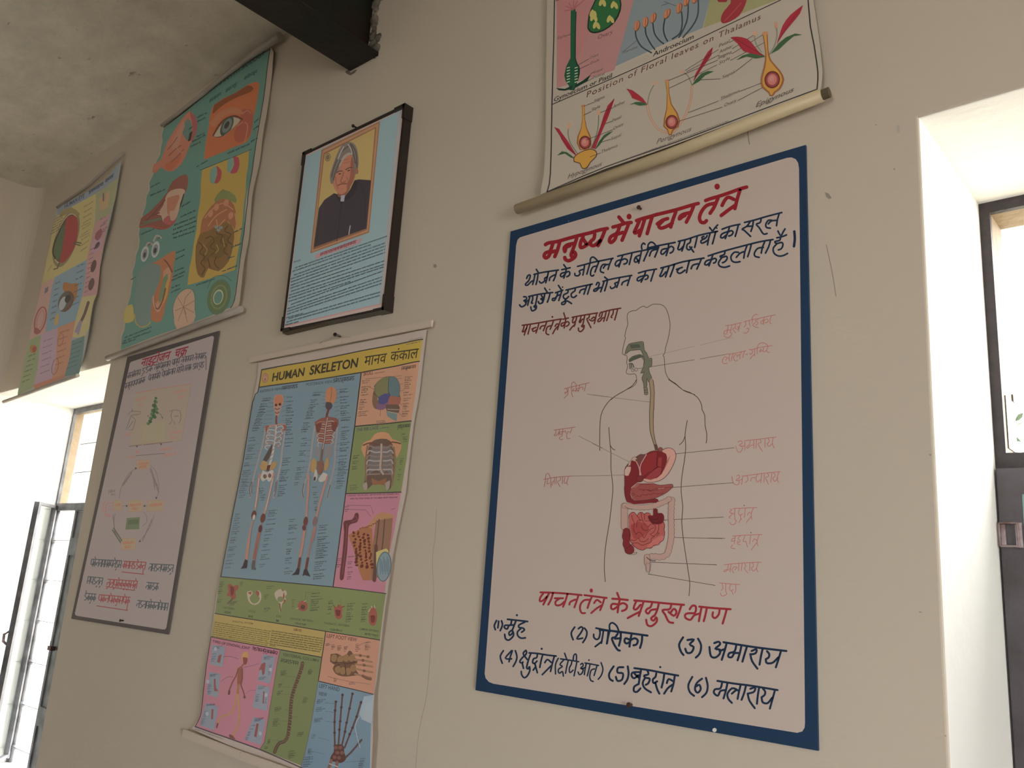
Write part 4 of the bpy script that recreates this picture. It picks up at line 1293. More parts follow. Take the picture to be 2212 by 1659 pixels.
# perigynous flower
BR = (160, 122, 100)
P.line('978,690 986,745 1012,805 1052,858 1112,880|1275,565 1270,640 1250,720 1212,800 1155,875', 15, BR)
P.line('978,690 986,745 1012,805 1052,858 1112,880|1275,565 1270,640 1250,720 1212,800 1155,875', 7, (176, 142, 116))
P.line('1035,545 1002,600 986,650 980,690|1215,480 1245,500 1265,540 1275,565', 6, (112, 116, 96))
P.poly('1098,540 1120,540 1125,620 1140,690 1180,750 1196,800 1186,842 1150,868 1140,898 1120,898 1110,866 1084,840 1088,790 1104,720 1108,620', YD)
P.poly('1102,543 1117,543 1120,622 1133,692 1170,752 1184,802 1176,836 1146,858 1132,890 1124,890 1116,858 1094,836 1096,792 1110,722 1112,622', YE)
P.disc(1108, 538, 17, (182, 130, 90), 10, -15)
ovule(1140, 810, 42)
P.poly('840,588 880,600 922,630 948,652 978,692 920,668 880,652 865,620', RE)
P.poly('858,697 900,678 942,678 982,696 930,702 890,690', GL)
P.poly('1414,312 1404,365 1374,412 1342,454 1304,512 1284,542 1298,490 1328,440 1358,380 1380,345', RE)
P.line('1288,536 1340,440 1404,330', 4, RDk, 2)
P.poly('1422,474 1380,472 1338,488 1298,530 1272,570 1322,542 1362,502', GL)
P.disc(1030, 552, 10, (178, 138, 108), 17, 40)
P.disc(1210, 478, 16, (178, 138, 108), 9, 10)
P.line('1230,468 1450,330|1240,476 1455,365|1120,535 1445,400|1125,586 1440,432|1320,530 1462,525|1250,748 1448,672|1180,808 1475,712|1595,606 1735,552|1580,668 1775,565|1550,486 1675,388|1525,282 1562,262|1542,325 1690,230|1540,358 1748,230|1530,402 1765,278', 3, INK, 1)
for s, a, b in (('Petal', (1454, 316), (1522, 284)), ('Anther', (1457, 356), (1541, 316)), ('Stigma', (1447, 394), (1538, 354)), ('Style', (1455, 430), (1526, 394)),
                ('Sepal', (1476, 524), (1551, 490)), ('Thalamus', (1462, 668), (1591, 610)), ('Ovary', (1488, 710), (1568, 676))):
    P.text(s, a, b, 24, THIN)
P.text('Perigynous', (1038, 957), (1270, 868), 34, THIN, 0.004, 1.0, 0.25)
P.micro((748, 1092), (1100, 962), 7, THIN)
P.micro((1112, 958), (1515, 806), 7, THIN)
# epigynous flower
P.line('1690,230 1700,290 1738,348|1835,175 1840,230 1820,310 1788,362', 6, (120, 122, 104))
P.poly('2012,34 1992,90 1944,150 1892,212 1852,272 1838,294 1854,240 1878,170 1928,100', RE, 2)
P.line('1850,270 1920,160 1996,60', 4, RDk, 2)
P.poly('1530,250 1572,244 1640,258 1682,298 1722,348 1766,378 1700,362 1618,340 1578,290', RE, 2)
P.line('1560,256 1650,310 1750,370', 4, RDk, 2)
P.poly('1568,402 1610,370 1660,354 1766,376 1700,390 1640,376', GL)
P.poly('2008,232 1960,223 1900,248 1850,288 1798,358 1850,332 1902,282 1952,240', GL)
P.poly('1744,222 1776,218 1782,330 1802,400 1862,470 1888,530 1862,592 1828,616 1816,637 1789,637 1784,616 1738,580 1733,520 1753,440 1763,350', YD, 2)
P.poly('1750,226 1771,223 1775,332 1792,404 1850,474 1874,530 1850,586 1820,608 1808,630 1795,630 1790,610 1750,574 1744,520 1763,444 1770,352', YE, 2)
P.disc(1762, 222, 22, (182, 130, 90), 12, -12)
ovule(1808, 530, 52)
P.disc(1692, 222, 14, (180, 142, 112), 16, 0)
P.disc(1834, 166, 10, (178, 130, 104), 22, 0)
P.text('Epigynous', (1698, 714), (1950, 608), 36, THIN, 0.004, 1.0, 0.25)
P.build('sheet', M_paper, c1)
rod(((1117, 452), (1450, 333), (1777, 205)), 0.0118, c1, M_cream, 0.012, 0.024)
rod(((1150, -420), (1450, -540), (1740, -650)), 0.010, c1, M_cream, None, 0.016)

# ================================================================== FRAMED PORTRAIT
pf = tag(empty('picture_frame', on_y(745, 480, 0)), 'dark taped picture frame with a portrait of a grey-haired man on pale blue paper', 'picture frame')
P = Print(0.0265, (124, 115, 102), None, 0.92)
P.frame(580, 200, 3.0735)
P.sheet('236,406 900,92 762,1434 88,1576', (150, 132, 126), 0.003)
P.poly('250,424 880,118 746,1408 112,1548', (110, 130, 134))
P.line('116,1548 745,1404', 8, (150, 112, 112), 1)
P.line('866,134 738,1396', 6, (136, 118, 120), 1)
P.poly('350,356 742,180 742,192 350,376', (140, 120, 112))
P.poly('352,380 740,190 668,930 278,1068', (122, 86, 64))
P.poly('360,388 732,204 660,922 288,1058', (140, 104, 76))
P.poly('366,402 716,228 654,912 296,1044', (112, 76, 56))
P.poly('372,410 708,238 650,905 300,1032', (158, 136, 84))
# sitter: dark closed-collar jacket, grey hair parted to both sides
P.poly('334,768 372,712 436,668 470,680 520,690 572,582 600,576 682,582 650,905 300,1032', (48, 42, 48))
P.poly('436,668 470,690 500,700 545,640 572,582 600,600 560,690 480,740', (38, 33, 38))
P.line('488,720 470,860 455,985', 5, (34, 30, 34), 2)
P.line('345,780 330,900 318,1015|600,590 640,700 640,890', 4, (40, 35, 40), 2)
SK, SKd = (150, 98, 78), (118, 72, 58)
P.poly('452,640 462,690 500,706 540,640 560,560 470,600', (112, 70, 58))
P.poly('424,590 440,640 462,668 488,676 520,654 550,616 574,560 572,500 556,420 520,398 484,430 458,500 440,540', SK, 2)
P.poly('556,420 574,500 574,560 548,618 520,656 530,600 545,540 545,470', SKd, 2)
P.poly('414,604 408,560 416,520 440,450 468,380 505,338 545,328 578,350 594,400 599,470 588,530 574,545 566,500 566,450 548,405 520,402 492,430 474,490 458,528 446,540 434,590 426,606', (98, 90, 84), 2)
P.poly('470,470 500,420 540,398 552,410 520,424 490,460 470,500', (128, 122, 116), 2)
P.line('420,560 445,470 490,390 540,350|430,580 452,510 480,450|552,345 582,400 588,500|545,340 560,390 578,470', 8, (70, 64, 62), 3)
P.line('530,345 548,375 556,410|500,360 480,400 462,440', 7, (140, 134, 128), 3)
P.line('455,532 470,522 490,522|515,512 535,500 555,498', 7, (76, 58, 50), 3)
P.disc(474, 540, 9, (60, 40, 36), 4, -10)
P.disc(534, 518, 10, (60, 40, 36), 4, -20)
P.line('500,530 488,570 478,590 496,598 512,588', 6, SKd, 3)
P.line('462,618 480,608 500,606 520,606', 7, (104, 54, 48), 3)
P.line('470,628 490,626 510,620', 5, (168, 112, 94), 3)
P.line('500,450 540,440|498,470 540,458', 4, (128, 82, 66), 1)
P.line('446,560 450,600 462,640|520,560 530,590 520,630', 5, (124, 78, 64), 3)
P.disc(588, 520, 9, (126, 78, 62), 22, -10)
P.poly('482,684 508,680 502,724 478,722', (150, 148, 158))
P.line('543,884 534,942', 6, (150, 146, 144), 1)
P.line('300,1030 650,904', 3, (112, 76, 56), 1)
P.disc(394, 430, 20, (96, 82, 62), 28, 10)
P.ring(394, 430, 14, 20, 4, (140, 122, 82), 10)
P.poly('312,1076 622,962 606,1000 310,1104', (164, 126, 130))
P.script((345, 1068), (585, 980), 18, (112, 62, 70), 5, 14)
# paragraphs of small print
TXc = (72, 84, 92)
P.micro((166, 1132), (212, 1118), 12, TXc, None, True)
rows = [(178, 1168, 785, 958), (160, 1192, 680, 1014), (170, 1216, 782, 1000), (150, 1242, 778, 1022), (150, 1262, 776, 1044), (148, 1284, 772, 1066), (146, 1304, 555, 1168),
        (150, 1324, 768, 1122), (138, 1350, 765, 1146), (136, 1370, 764, 1162), (134, 1392, 545, 1258), (150, 1412, 762, 1188), (128, 1440, 756, 1228), (126, 1458, 752, 1250), (124, 1476, 750, 1272),
        (120, 1500, 230, 1470), (134, 1506, 744, 1328), (122, 1528, 744, 1350), (112, 1548, 205, 1524)]
for a, b, c, d in rows:
    P.micro((a, b), (c, d), 9, TXc, 3.2, True)
P.build('print', M_photo, pf)
# four rails wrapped in dark tape, deep sides
Fo = [(655, 330), (875.5, 223), (832.5, 669), (605.5, 718)]
yf, yb = -0.030, -0.001
W3 = [on_y(580 + x / 3.0735, 200 + y / 3.0735, yf) for x, y in ((230, 400), (906, 74), (766, 1440), (84, 1582))]
In = [on_y(580 + x / 3.0735, 200 + y / 3.0735, yf) for x, y in ((241, 410), (894, 100), (755, 1427), (95, 1568))]
for i, nm in enumerate(('top', 'right', 'bottom', 'left')):
    j = (i + 1) % 4
    bm = bmesh.new()
    v = []
    for y in (yf, yb):
        v += [bm.verts.new((p.x, y, p.z)) for p in (W3[i], W3[j], In[j], In[i])]
    for f in ((0, 1, 2, 3), (4, 7, 6, 5), (0, 4, 5, 1), (2, 6, 7, 3), (1, 5, 6, 2), (0, 3, 7, 4)):
        bm.faces.new([v[k] for k in f])
    bmesh.ops.recalc_face_normals(bm, faces=bm.faces[:])
    bmesh.ops.bevel(bm, geom=bm.edges[:], offset=0.0012, segments=2, affect='EDGES')
    obj('frame_rail', bm, M_tape, pf)
cx = sum(p.x for p in W3) / 4
for i in range(4):                                   # taped corners stand slightly proud
    bm = bmesh.new()
    p, q = W3[i], In[i]
    for nb in (W3[(i + 1) % 4], W3[(i - 1) % 4]):
        d = (nb - p).normalized()
        e = Vector((q.x - p.x, 0, q.z - p.z))
        e = e - d * e.dot(d)
        a = p + d * 0.042
        o_ = -e.normalized() * 0.0016
        pts = [p + o_ - d * 0.0016, a + o_, a + e * 1.08, p + e * 1.08 - d * 0.0016]
        v = [bm.verts.new((s.x, y, s.z)) for y in (yf - 0.0018, yb) for s in pts]
        for f in ((0, 1, 2, 3), (4, 7, 6, 5), (0, 4, 5, 1), (2, 6, 7, 3), (1, 5, 6, 2), (0, 3, 7, 4)):
            bm.faces.new([v[k] for k in f])
    obj('corner_tape', bm, M_tape, pf)
obj('backing', boxes(((min(p.x for p in In), -0.022, min(p.z for p in In)), (max(p.x for p in In), -0.004, max(p.z for p in In)))), M_cap, pf)
nail(761, 271, 'dark nail just above the top rail of the portrait frame', 0.005, 0.022, None, 0.0)

# ================================================================== HAND-PAINTED BOARD OF THE NITROGEN CYCLE
b2 = board('painted_board', on_y(310, 1040, 0), 'narrow white board with grey-brown border showing the nitrogen cycle beside the far window')
P = Print(0.0065, (140, 130, 116), None, 0.85)
P.frame(140, 700, 2.4055)
P.sheet('325,171 800,35 535,1613 33,1531', (70, 62, 60), 0.005)
P.poly('338,204 345,196 760,63 772,62 775,72 528,1576 522,1586 510,1587 62,1516 53,1510 53,1500', (143, 131, 128))
RD, DK, GY, PE = (136, 40, 58), (84, 80, 86), (118, 108, 106), (146, 132, 118)
# heading and two lines
P.frame(0, 300, 2.764)
P.text('नाइटोजन', (836, 1362), (1010, 1314), 54, RD, 0.022, 1.0, 0.0, (0.30, -1.0))
P.text('चक', (1036, 1308), (1112, 1288), 58, RD, 0.022, 1.0, 0.0, (0.30, -1.0))
P.line('903,1356 912,1344 925,1352|1074,1306 1088,1290', 6, RD, 1)
for a, b, n in (((765, 1400), (842, 1376), 5), ((850, 1372), (915, 1352), 3), ((925, 1350), (1020, 1324), 6), ((1030, 1320), (1075, 1308), 3), ((1085, 1306), (1158, 1290), 5), ((1165, 1288), (1235, 1276), 5),
                ((742, 1465), (870, 1420), 8), ((890, 1414), (960, 1394), 5), ((970, 1392), (1050, 1368), 5), ((1060, 1366), (1100, 1356), 3), ((1108, 1354), (1145, 1346), 3), ((1155, 1344), (1185, 1338), 2), ((1192, 1336), (1222, 1332), 2)):
    P.script(a, b, 34, DK, 4.4, n)
P.line('1232,1300 1230,1380', 4, DK, 1)
# picture panel
P.frame(140, 700, 2.4055)
P.poly('366,360 492,335 657,312 607,604 338,633 350,450', PE)
P.poly('400,520 520,505 520,606 405,620', (146, 136, 112))
P.line('366,360 492,335 657,312', 3, (168, 112, 96), 1)
P.line('657,312 607,604 338,633', 2, (150, 116, 98), 1)
PK = (168, 122, 110)
for a, b in (((372, 392), (425, 378)), ((385, 420), (405, 416)), ((570, 350), (635, 338)), ((590, 376), (622, 370)), ((545, 562), (605, 552)), ((550, 588), (580, 584)), ((310, 570), (345, 564)), ((495, 646), (560, 640)), ((365, 660), (390, 657)), ((330, 690), (368, 684)), ((515, 678), (580, 668))):
    P.script(a, b, 13, PK, 2.2)
G1, G2 = (66, 98, 66), (86, 112, 78)
for x, y, r, c in ((474, 385, 8, G1), (472, 404, 12, G2), (466, 425, 14, G1), (476, 440, 12, G2), (462, 452, 14, G1), (458, 470, 15, G2), (466, 482, 12, G1), (448, 490, 11, G2), (444, 506, 11, G1), (434, 518, 9, G2), (480, 460, 9, G1)):
    P.disc(x, y, r, c, r * 0.8, 30, 9)
P.line('470,392 462,470 440,520', 3, (56, 70, 50), 2)
P.line('330,470 345,452 395,456 392,468 350,474|345,475 318,548 352,550 368,500 350,480|330,540 355,505', 3.4, (110, 106, 98), 1)
P.line('350,440 352,456|480,460 500,470 508,490', 2.4, (96, 90, 84), 2)
P.line('545,455 560,448 600,452 602,500 592,515|560,450 552,478 558,500 545,520|570,480 590,478|566,505 572,520', 4, (124, 108, 98), 2)
P.line('335,636 400,628|410,628 500,618 560,612|370,684 520,672', 3, (110, 96, 90), 1)
P._add([[(372, 630), (382, 636), (372, 642)], [(495, 620), (508, 622), (500, 632)], [(430, 476), (438, 474), (434, 482)], [(504, 484), (512, 484), (508, 494)]], (84, 78, 76))
# the cycle
BX = (150, 133, 110)
for q in ('374,710 442,704 440,752 376,756', '255,918 300,915 296,968 254,970', '330,920 410,914 404,972 330,976', '430,920 520,914 508,970 426,974', '292,1116 370,1112 366,1172 292,1172'):
    P.poly(q, BX)
    P.line(q + ' ' + q.split()[0], 2.2, (168, 118, 98), 1)
for a, b in (((382, 722), (434, 718)), ((385, 738), (425, 735)), ((264, 936), (290, 934)), ((338, 938), (398, 932)), ((350, 956), (382, 954)), ((438, 938), (506, 932)), ((302, 1132), (358, 1130)), ((312, 1154), (345, 1152))):
    P.script(a, b, 12, (184, 116, 92), 2)
P.poly('322,1008 390,1003 386,1066 315,1068', (104, 114, 88))
P.poly('330,1020 385,1014 382,1040 326,1042', (88, 104, 78))
P.line('375,750 340,770 312,810 290,860 285,905|446,735 470,760 485,810 488,870 475,905|300,945 326,944|428,944 408,946|262,985 256,1040 270,1100 292,1130|465,990 450,1040 420,1090 385,1130|410,975 425,1000 424,1030 405,1050', 2.6, GY, 3)
P._add([[(366, 744), (376, 750), (364, 756)], [(470, 898), (482, 900), (474, 912)], [(318, 938), (328, 945), (318, 952)], [(418, 938), (408, 946), (418, 952)], [(392, 1122), (384, 1132), (396, 1132)]], (72, 68, 68))
P.script((300, 835), (352, 762), 14, GY, 3.2, 5)
P.script((446, 745), (490, 870), 14, GY, 3.2, 7)
P.script((462, 800), (468, 850), 12, GY, 2.6, 3)
P.script((252, 990), (262, 1085), 13, GY, 3, 6)
P.script((405, 1120), (455, 1010), 14, GY, 3, 6)
P.line('248,1070 290,1135|254,1060 296,1125', 7, (100, 98, 84), 1)
P.line('215,918 200,940 205,980 235,1000|225,925 212,945 215,975|228,930 250,930|228,946 250,945|228,962 250,962', 4, (168, 112, 110), 2)
P.script((226, 866), (262, 862), 12, GY, 2.6, 3)
P.script((240, 884), (262, 882), 9, GY, 2.4, 2)
P.script((210, 990), (240, 992), 12, (160, 112, 112), 2.6, 3)
# three rows of lettering below
R2, K2 = (146, 70, 72), (78, 84, 88)
for a, b, c, n in (((138, 1222), (298, 1230), K2, 11), ((305, 1232), (424, 1238), R2, 7), ((440, 1246), (568, 1252), K2, 8), ((120, 1312), (200, 1320), K2, 5), ((222, 1326), (380, 1336), R2, 9), ((425, 1342), (490, 1348), K2, 4),
                   ((105, 1398), (165, 1404), K2, 4), ((178, 1406), (342, 1420), R2, 9), ((376, 1436), (540, 1452), K2, 10)):
    P.script(a, b, 38, c, 4.6, n)
P.line('296,1288 410,1300|214,1364 362,1384|166,1464 326,1488|408,1270 405,1300|368,1350 360,1384|326,1460 322,1488', 4.5, R2, 1)
P.build('panel', M_board, b2)
nail(258.5, 1340.5, 'dark tack at the bottom edge of the nitrogen cycle board', 0.0048, 0.010, None, 0.009)

# ================================================================== HUMAN SKELETON CHART
c2 = chart(on_y(690, 1200, 0), 'laminated human skeleton chart with yellow title band hanging below the portrait frame')


def bump(v, c, w):
    return math.exp(-((v - c) / w) ** 2)


zt_, zb_ = on_y(720, 740, 0).z, on_y(650, 1680, 0).z
P = Print(0.007, (144, 133, 118),
          (lambda x: 0.0025 * math.sin(x * 14.0) + 0.006 * bump(x, -1.50, 0.05),
           lambda z: 0.012 * bump(z, zb_ + 0.13, 0.10) + 0.005 * bump(z, zb_ + 0.42, 0.10), -2.36, -1.42, 0.9, 2.2, 0.02), 0.88)
S1, S2 = (480, 700, 2.9617), (380, 1200, 3.6146)
P.frame(0, 0, 1)
P.sheet('558,784 921,712 914,770 906,845 893,916 884,990 876,1065 862,1130 848,1200 836,1283 822,1394 808,1499 805,1600 800,1730 700,1695 612,1660 500,1612 414,1574 436,1545 439,1504 446,1435 455,1377 468,1283 480,1237 545,868 556,815', (152, 138, 128))
DK, LBL = (54, 50, 48), (74, 82, 88)
YB, BL, PCH, GRN, PNK, YT, SAL, GR2, BH = (164, 138, 56), (106, 126, 136), (168, 124, 98), (112, 120, 74), (164, 106, 120), (160, 138, 78), (168, 120, 98), (106, 114, 72), (102, 124, 138)
P.frame(*S2)
P.poly('350,165 1225,245 1640,297 1592,660 1170,592 305,452 325,300', GRN)
P.poly('305,452 1170,592 1140,795 275,635', YT)
P.poly('275,635 815,735 790,850 765,1010 725,1250 690,1460 650,1512 150,1335 176,1290 198,1225 212,1100 240,850', PNK)
P.poly('815,735 1140,795 1110,980 1075,1200 1050,1350 1010,1530 980,1640 650,1512 690,1460 725,1250 765,1010 790,850', GR2)
P.poly('1170,592 1592,660 1570,860 1545,1085 1112,980 1140,795', SAL)
P.poly('1112,980 1545,1085 1535,1300 1525,1500 1515,1880 975,1655 1010,1530 1050,1350 1075,1200', BH)
P.frame(*S1)
P.poly('253,292 1283,97 1262,238 890,310 235,405', YB)
P.poly('235,405 890,310 848,655 790,1085 755,1350 710,1680 -8,1614 0,1590 60,1250 130,900 195,500 225,440', BL)
P.poly('890,310 1262,238 1240,420 1210,620 848,655', PCH)
P.poly('848,655 1210,620 1180,860 1145,1075 790,1085', GRN)
P.poly('790,1085 1145,1075 1100,1330 1066,1480 1040,1724 710,1680 755,1350', PNK)
P.line('253,292 1283,97|235,405 890,310 1262,238|890,310 848,655 790,1085 755,1350 710,1680|848,655 1210,620|790,1085 1145,1075', 7, DK, 1)
P.line('253,292 235,405 225,440 195,500 130,900 60,1250 -8,1614', 6, DK, 2)
P.frame(*S2)
P.line('350,165 1225,245 1640,297|305,452 1170,592 1592,660|275,635 815,735 1140,795|1170,592 1140,795 1112,980|1112,980 1545,1085', 7, DK, 1)
P.line('275,635 240,850 212,1100 198,1225 176,1290 150,1335', 6, DK, 2)
P.line('150,1335 650,1512 975,1655 1515,1880', 9, (64, 52, 62), 2)
P.line('815,735 790,850 765,1010 725,1250 690,1460 650,1512|1112,980 1075,1200 1050,1350 1010,1530 975,1655', 5, (96, 90, 84), 2)
P.micro((148, 1356), (370, 1436), 7, LBL)
P.frame(*S1)
# title band
P.disc(275, 345, 20, (150, 96, 84), 31, 8)
P.ring(275, 345, 14, 22, 4, (186, 150, 120), 8)
P.line('266,352 275,330 284,352|268,340 284,338', 4, (190, 160, 130), 1)
P.text('HUMAN', (318, 366), (522, 330), 54, (50, 44, 34), 0.028)
P.text('SKELETON', (557, 325), (864, 274), 60, (50, 44, 34), 0.028)
P.text('मानव', (905, 268), (1046, 247), 70, (52, 46, 34), 0.004)
P.text('कंकाल', (1072, 240), (1250, 216), 70, (52, 46, 34), 0.004)
P.micro((258, 298), (350, 281), 5, LBL)
P.micro((1178, 134), (1268, 116), 7, LBL)
P.micro((1196, 106), (1280, 88), 5, LBL)
TB = (70, 78, 88)
P.text('ANTERIOR VIEW', (238, 440), (378, 420), 17, TB, 0.012)
P.script((384, 400), (486, 386), 22, TB, 5, 7)
P.text('POSTERIOR VIEW', (537, 396), (706, 376), 19, TB, 0.012)
P.script((712, 352), (848, 334), 24, TB, 5, 9)


def captions(rows, h, c=TB, w=None):
    """Columns of captions too small to read: (x0, y0, x1, y1, width, lines)."""
    st, R = [], P.rnd
    for x0, y0, x1, y1, wd, n in rows:
        for k in range(n):
            t = (k + R.uniform(0.1, 0.6)) / n
            x, y = x0 + (x1 - x0) * t, y0 + (y1 - y0) * t
            L = wd * R.uniform(0.55, 1.0)
            for q in range(R.choice((1, 2, 2))):
                if L * (1 - 0.3 * q) > h:
                    P.word(st, x, y + q * h * 1.5, 0.995, -0.1, h, L * (1 - 0.3 * q))
    P.line(st, w or h * 0.2, c, 1, False)


captions(((262, 470, 185, 690, 60, 11), (176, 720, 100, 1120, 58, 15), (85, 1210, 12, 1590, 50, 13), (414, 462, 400, 800, 62, 14), (392, 850, 350, 1110, 58, 10),
          (232, 1045, 250, 1130, 34, 4), (300, 1180, 235, 1560, 60, 12), (585, 435, 500, 700, 60, 11), (510, 730, 455, 1050, 48, 9), (430, 1245, 395, 1610, 56, 12),
          (752, 415, 760, 640, 64, 10), (765, 660, 730, 1060, 70, 16), (575, 1040, 595, 1220, 34, 6), (620, 1285, 580, 1640, 80, 15)), 8.5)
R = P.rnd
P.line([[(300 - k * 6, 480 + k * 26), (345 - k * 5, 476 + k * 26)] for k in range(9)] + [[(380, 470 + k * 30), (415, 462 + k * 30)] for k in range(9)]
       + [[(640, 440 + k * 22), (668, 442 + k * 22)] for k in range(6)] + [[(720, 425 + k * 27), (752, 415 + k * 27)] for k in range(8)]
       + [[(170 - k * 9, 770 + k * 45), (240 - k * 4, 766 + k * 45)] for k in range(8)] + [[(520, 745 + k * 34), (570, 742 + k * 34)] for k in range(8)]
       + [[(715, 770 + k * 40), (765 - k * 3, 764 + k * 40)] for k in range(8)], 1.8, (84, 94, 102), 1, False)
BO, BOd, PAL, OCH, RB, DKB = (158, 118, 104), (112, 62, 54), (168, 158, 150), (158, 124, 78), (98, 48, 42), (48, 40, 46)
# front view
P.line('280,660 268,720 258,770|258,775 236,850|236,858 206,960|206,965 184,1060 180,1110', 11, (136, 128, 128), 2)
P.line('402,665 394,740 388,780|386,786 376,890|374,900 346,1030|345,1032 330,1110', 11, (138, 130, 128), 2)
P.line('186,1010 176,1060 182,1105|192,1010 188,1080|352,1000 345,1060 332,1105|345,1010 336,1070', 5, (96, 88, 88), 2)
P.poly('330,480 340,456 365,450 390,460 392,500 380,530 370,560 360,590 345,592 336,560 328,520', BO, 2)
P.disc(362, 485, 28, (168, 106, 76), 32, 8)
P.disc(345, 518, 9, (84, 48, 42), 9)
P.disc(370, 514, 9, (84, 48, 42), 9)
P.line('338,540 352,546 368,540|340,565 352,572 364,562', 5, (104, 58, 48), 2)
P.line('348,590 346,620 350,650', 12, BOd, 2)
P.line('275,660 310,650 345,648 380,640 408,650', 9, BO, 2)
P.poly('275,652 300,648 292,690 278,690|392,642 412,650 405,686 388,680', (142, 84, 70))
P.line('346,650 342,720 330,790', 9, PAL, 2)
for k in range(8):
    y = 664 + k * 17
    a, b = 290 - k * 2.5 + abs(k - 4), 392 - k * 3
    P.line([[(345 - k * 1.8, y), (a + 10, y - 6), (a, y + 10), (a + 16, y + 20)]], 5.2, PAL if k % 2 else BO, 2, False)
    P.line([[(345 - k * 1.8, y), (b - 10, y - 12), (b, y + 4), (b - 16, y + 16)]], 5.2, (150, 106, 92) if k % 2 else PAL, 2, False)
P.poly('318,770 326,790 300,860 276,885 262,872 290,820', (74, 62, 58), 2)
P.line('330,790 322,840 305,900', 14, PAL, 2)
P.line('332,800 318,812|328,830 312,842|322,858 306,870', 3, BOd, 1)
P.poly('262,872 290,884 296,905 280,935 258,936 242,910|318,890 346,876 350,900 330,932 306,930', OCH, 2)
P.poly('290,905 312,900 300,940 285,940', RB)
P.poly('262,936 292,950 310,936 332,940 320,990 300,1010 285,992 262,1008 246,980', PAL, 2)
P.disc(275, 975, 12, (110, 84, 74), 14)
P.disc(306, 970, 11, (110, 84, 74), 14)
P.line('244,960 232,1020 226,1100 212,1180|334,955 318,1020 300,1110 272,1210', 14, BO, 2)
P.line('238,990 226,1080 214,1170|326,990 306,1080 280,1190', 4, PAL, 2)
P.disc(204, 1222, 15, RB, 30, 12)
P.disc(205, 1236, 9, PAL, 18, 12)
P.disc(262, 1242, 15, RB, 30, 12)
P.line('196,1262 182,1320 174,1400 160,1510|186,1300 166,1400 152,1500', 9, (164, 116, 98), 2)
P.line('254,1280 244,1330 228,1420 206,1520|246,1290 220,1400 200,1500', 9, (148, 92, 80), 2)
P.disc(246, 1310, 12, (84, 40, 40), 24, 10)
P.poly('148,1505 166,1512 158,1562 120,1566 134,1546', DKB)
P.poly('196,1510 214,1516 210,1555 220,1572 190,1572 190,1545', (84, 76, 76))
# back view
P.line('592,655 580,740 576,780|574,785 566,860|564,880 540,990|538,992 518,1060 516,1112', 11, (136, 126, 124), 2)
P.line('738,650 730,740 722,790|722,795 722,880|720,890 700,990|698,992 682,1060 676,1112', 11, (134, 126, 128), 2)
P.line('524,1020 514,1070 520,1110|692,1030 680,1080 674,1112', 5, (92, 84, 86), 2)
P.poly('660,470 668,418 695,402 722,410 732,450 724,490 706,510 680,512 664,500', (170, 112, 78), 2)
P.line('700,404 700,450 690,500', 2.6, (120, 74, 56), 2)
P.poly('668,498 700,504 704,530 690,548 668,545 660,520', (70, 58, 66), 2)
P.line('682,545 672,575 668,600', 14, RB, 2)
P.poly('592,628 630,604 670,596 706,596 744,612 738,660 715,668 700,740 690,766 630,762 610,730 600,670', (126, 74, 64), 2)
for k in range(10):
    y = 628 + k * 15
    P.line([[(664 - k * 2, y), (628 - k, y - 4), (600 + k * 1.5, y + 14), (612 + k, y + 24)]], 4.2, PAL if k % 2 else (156, 108, 94), 2, False)
    P.line([[(664 - k * 2, y), (702 - k, y - 8), (730 - k * 2, y + 6), (718 - k * 2, y + 20)]], 4.2, (156, 108, 94) if k % 2 else PAL, 2, False)
P.poly('600,640 640,632 622,690 604,690|700,628 738,630 722,690 704,676', (110, 58, 50), 2)
P.line('676,590 664,660 656,740 644,800 634,880', 12, (112, 70, 62), 2)
P.line('676,600 664,660 656,740 644,800', 4, PAL, 2)
P.poly('600,790 630,790 622,860 598,840|660,780 704,780 700,850 660,860', (120, 116, 118), 2)
P.poly('574,870 594,858 608,890 598,940 576,952 566,916|664,862 682,858 684,906 668,936 652,930', OCH, 2)
P.poly('612,880 646,874 650,930 630,964 612,950', (120, 78, 66), 2)
P.poly('596,930 606,934 612,980 596,1008 584,990|648,950 676,962 668,996 630,1012 618,990', PAL, 2)
P.disc(594, 990, 7, DKB, 14, 8)
P.line('556,965 552,1060 546,1150 540,1240|676,975 650,1060 625,1150 604,1240', 13, BO, 2)
P.line('552,1000 546,1100 540,1200|660,1010 632,1110 608,1210', 4, (176, 120, 116), 2)
P.disc(536, 1262, 14, RB, 30, 8)
P.disc(596, 1262, 14, (120, 92, 92), 32, 12)
P.line('528,1300 516,1380 500,1470 488,1560|534,1300 520,1400 505,1480', 9, (160, 112, 98), 2)
P.line('592,1300 572,1390 552,1480 538,1560|600,1300 582,1390', 9, (150, 104, 96), 2)
P.disc(526, 1304, 12, (98, 46, 46), 18)
P.line('500,1500 488,1572|550,1500 536,1580', 15, RB, 2)
P.poly('482,1560 498,1566 492,1604 446,1606 468,1588', DKB)
P.poly('526,1570 544,1568 566,1616 530,1606 516,1612', DKB)
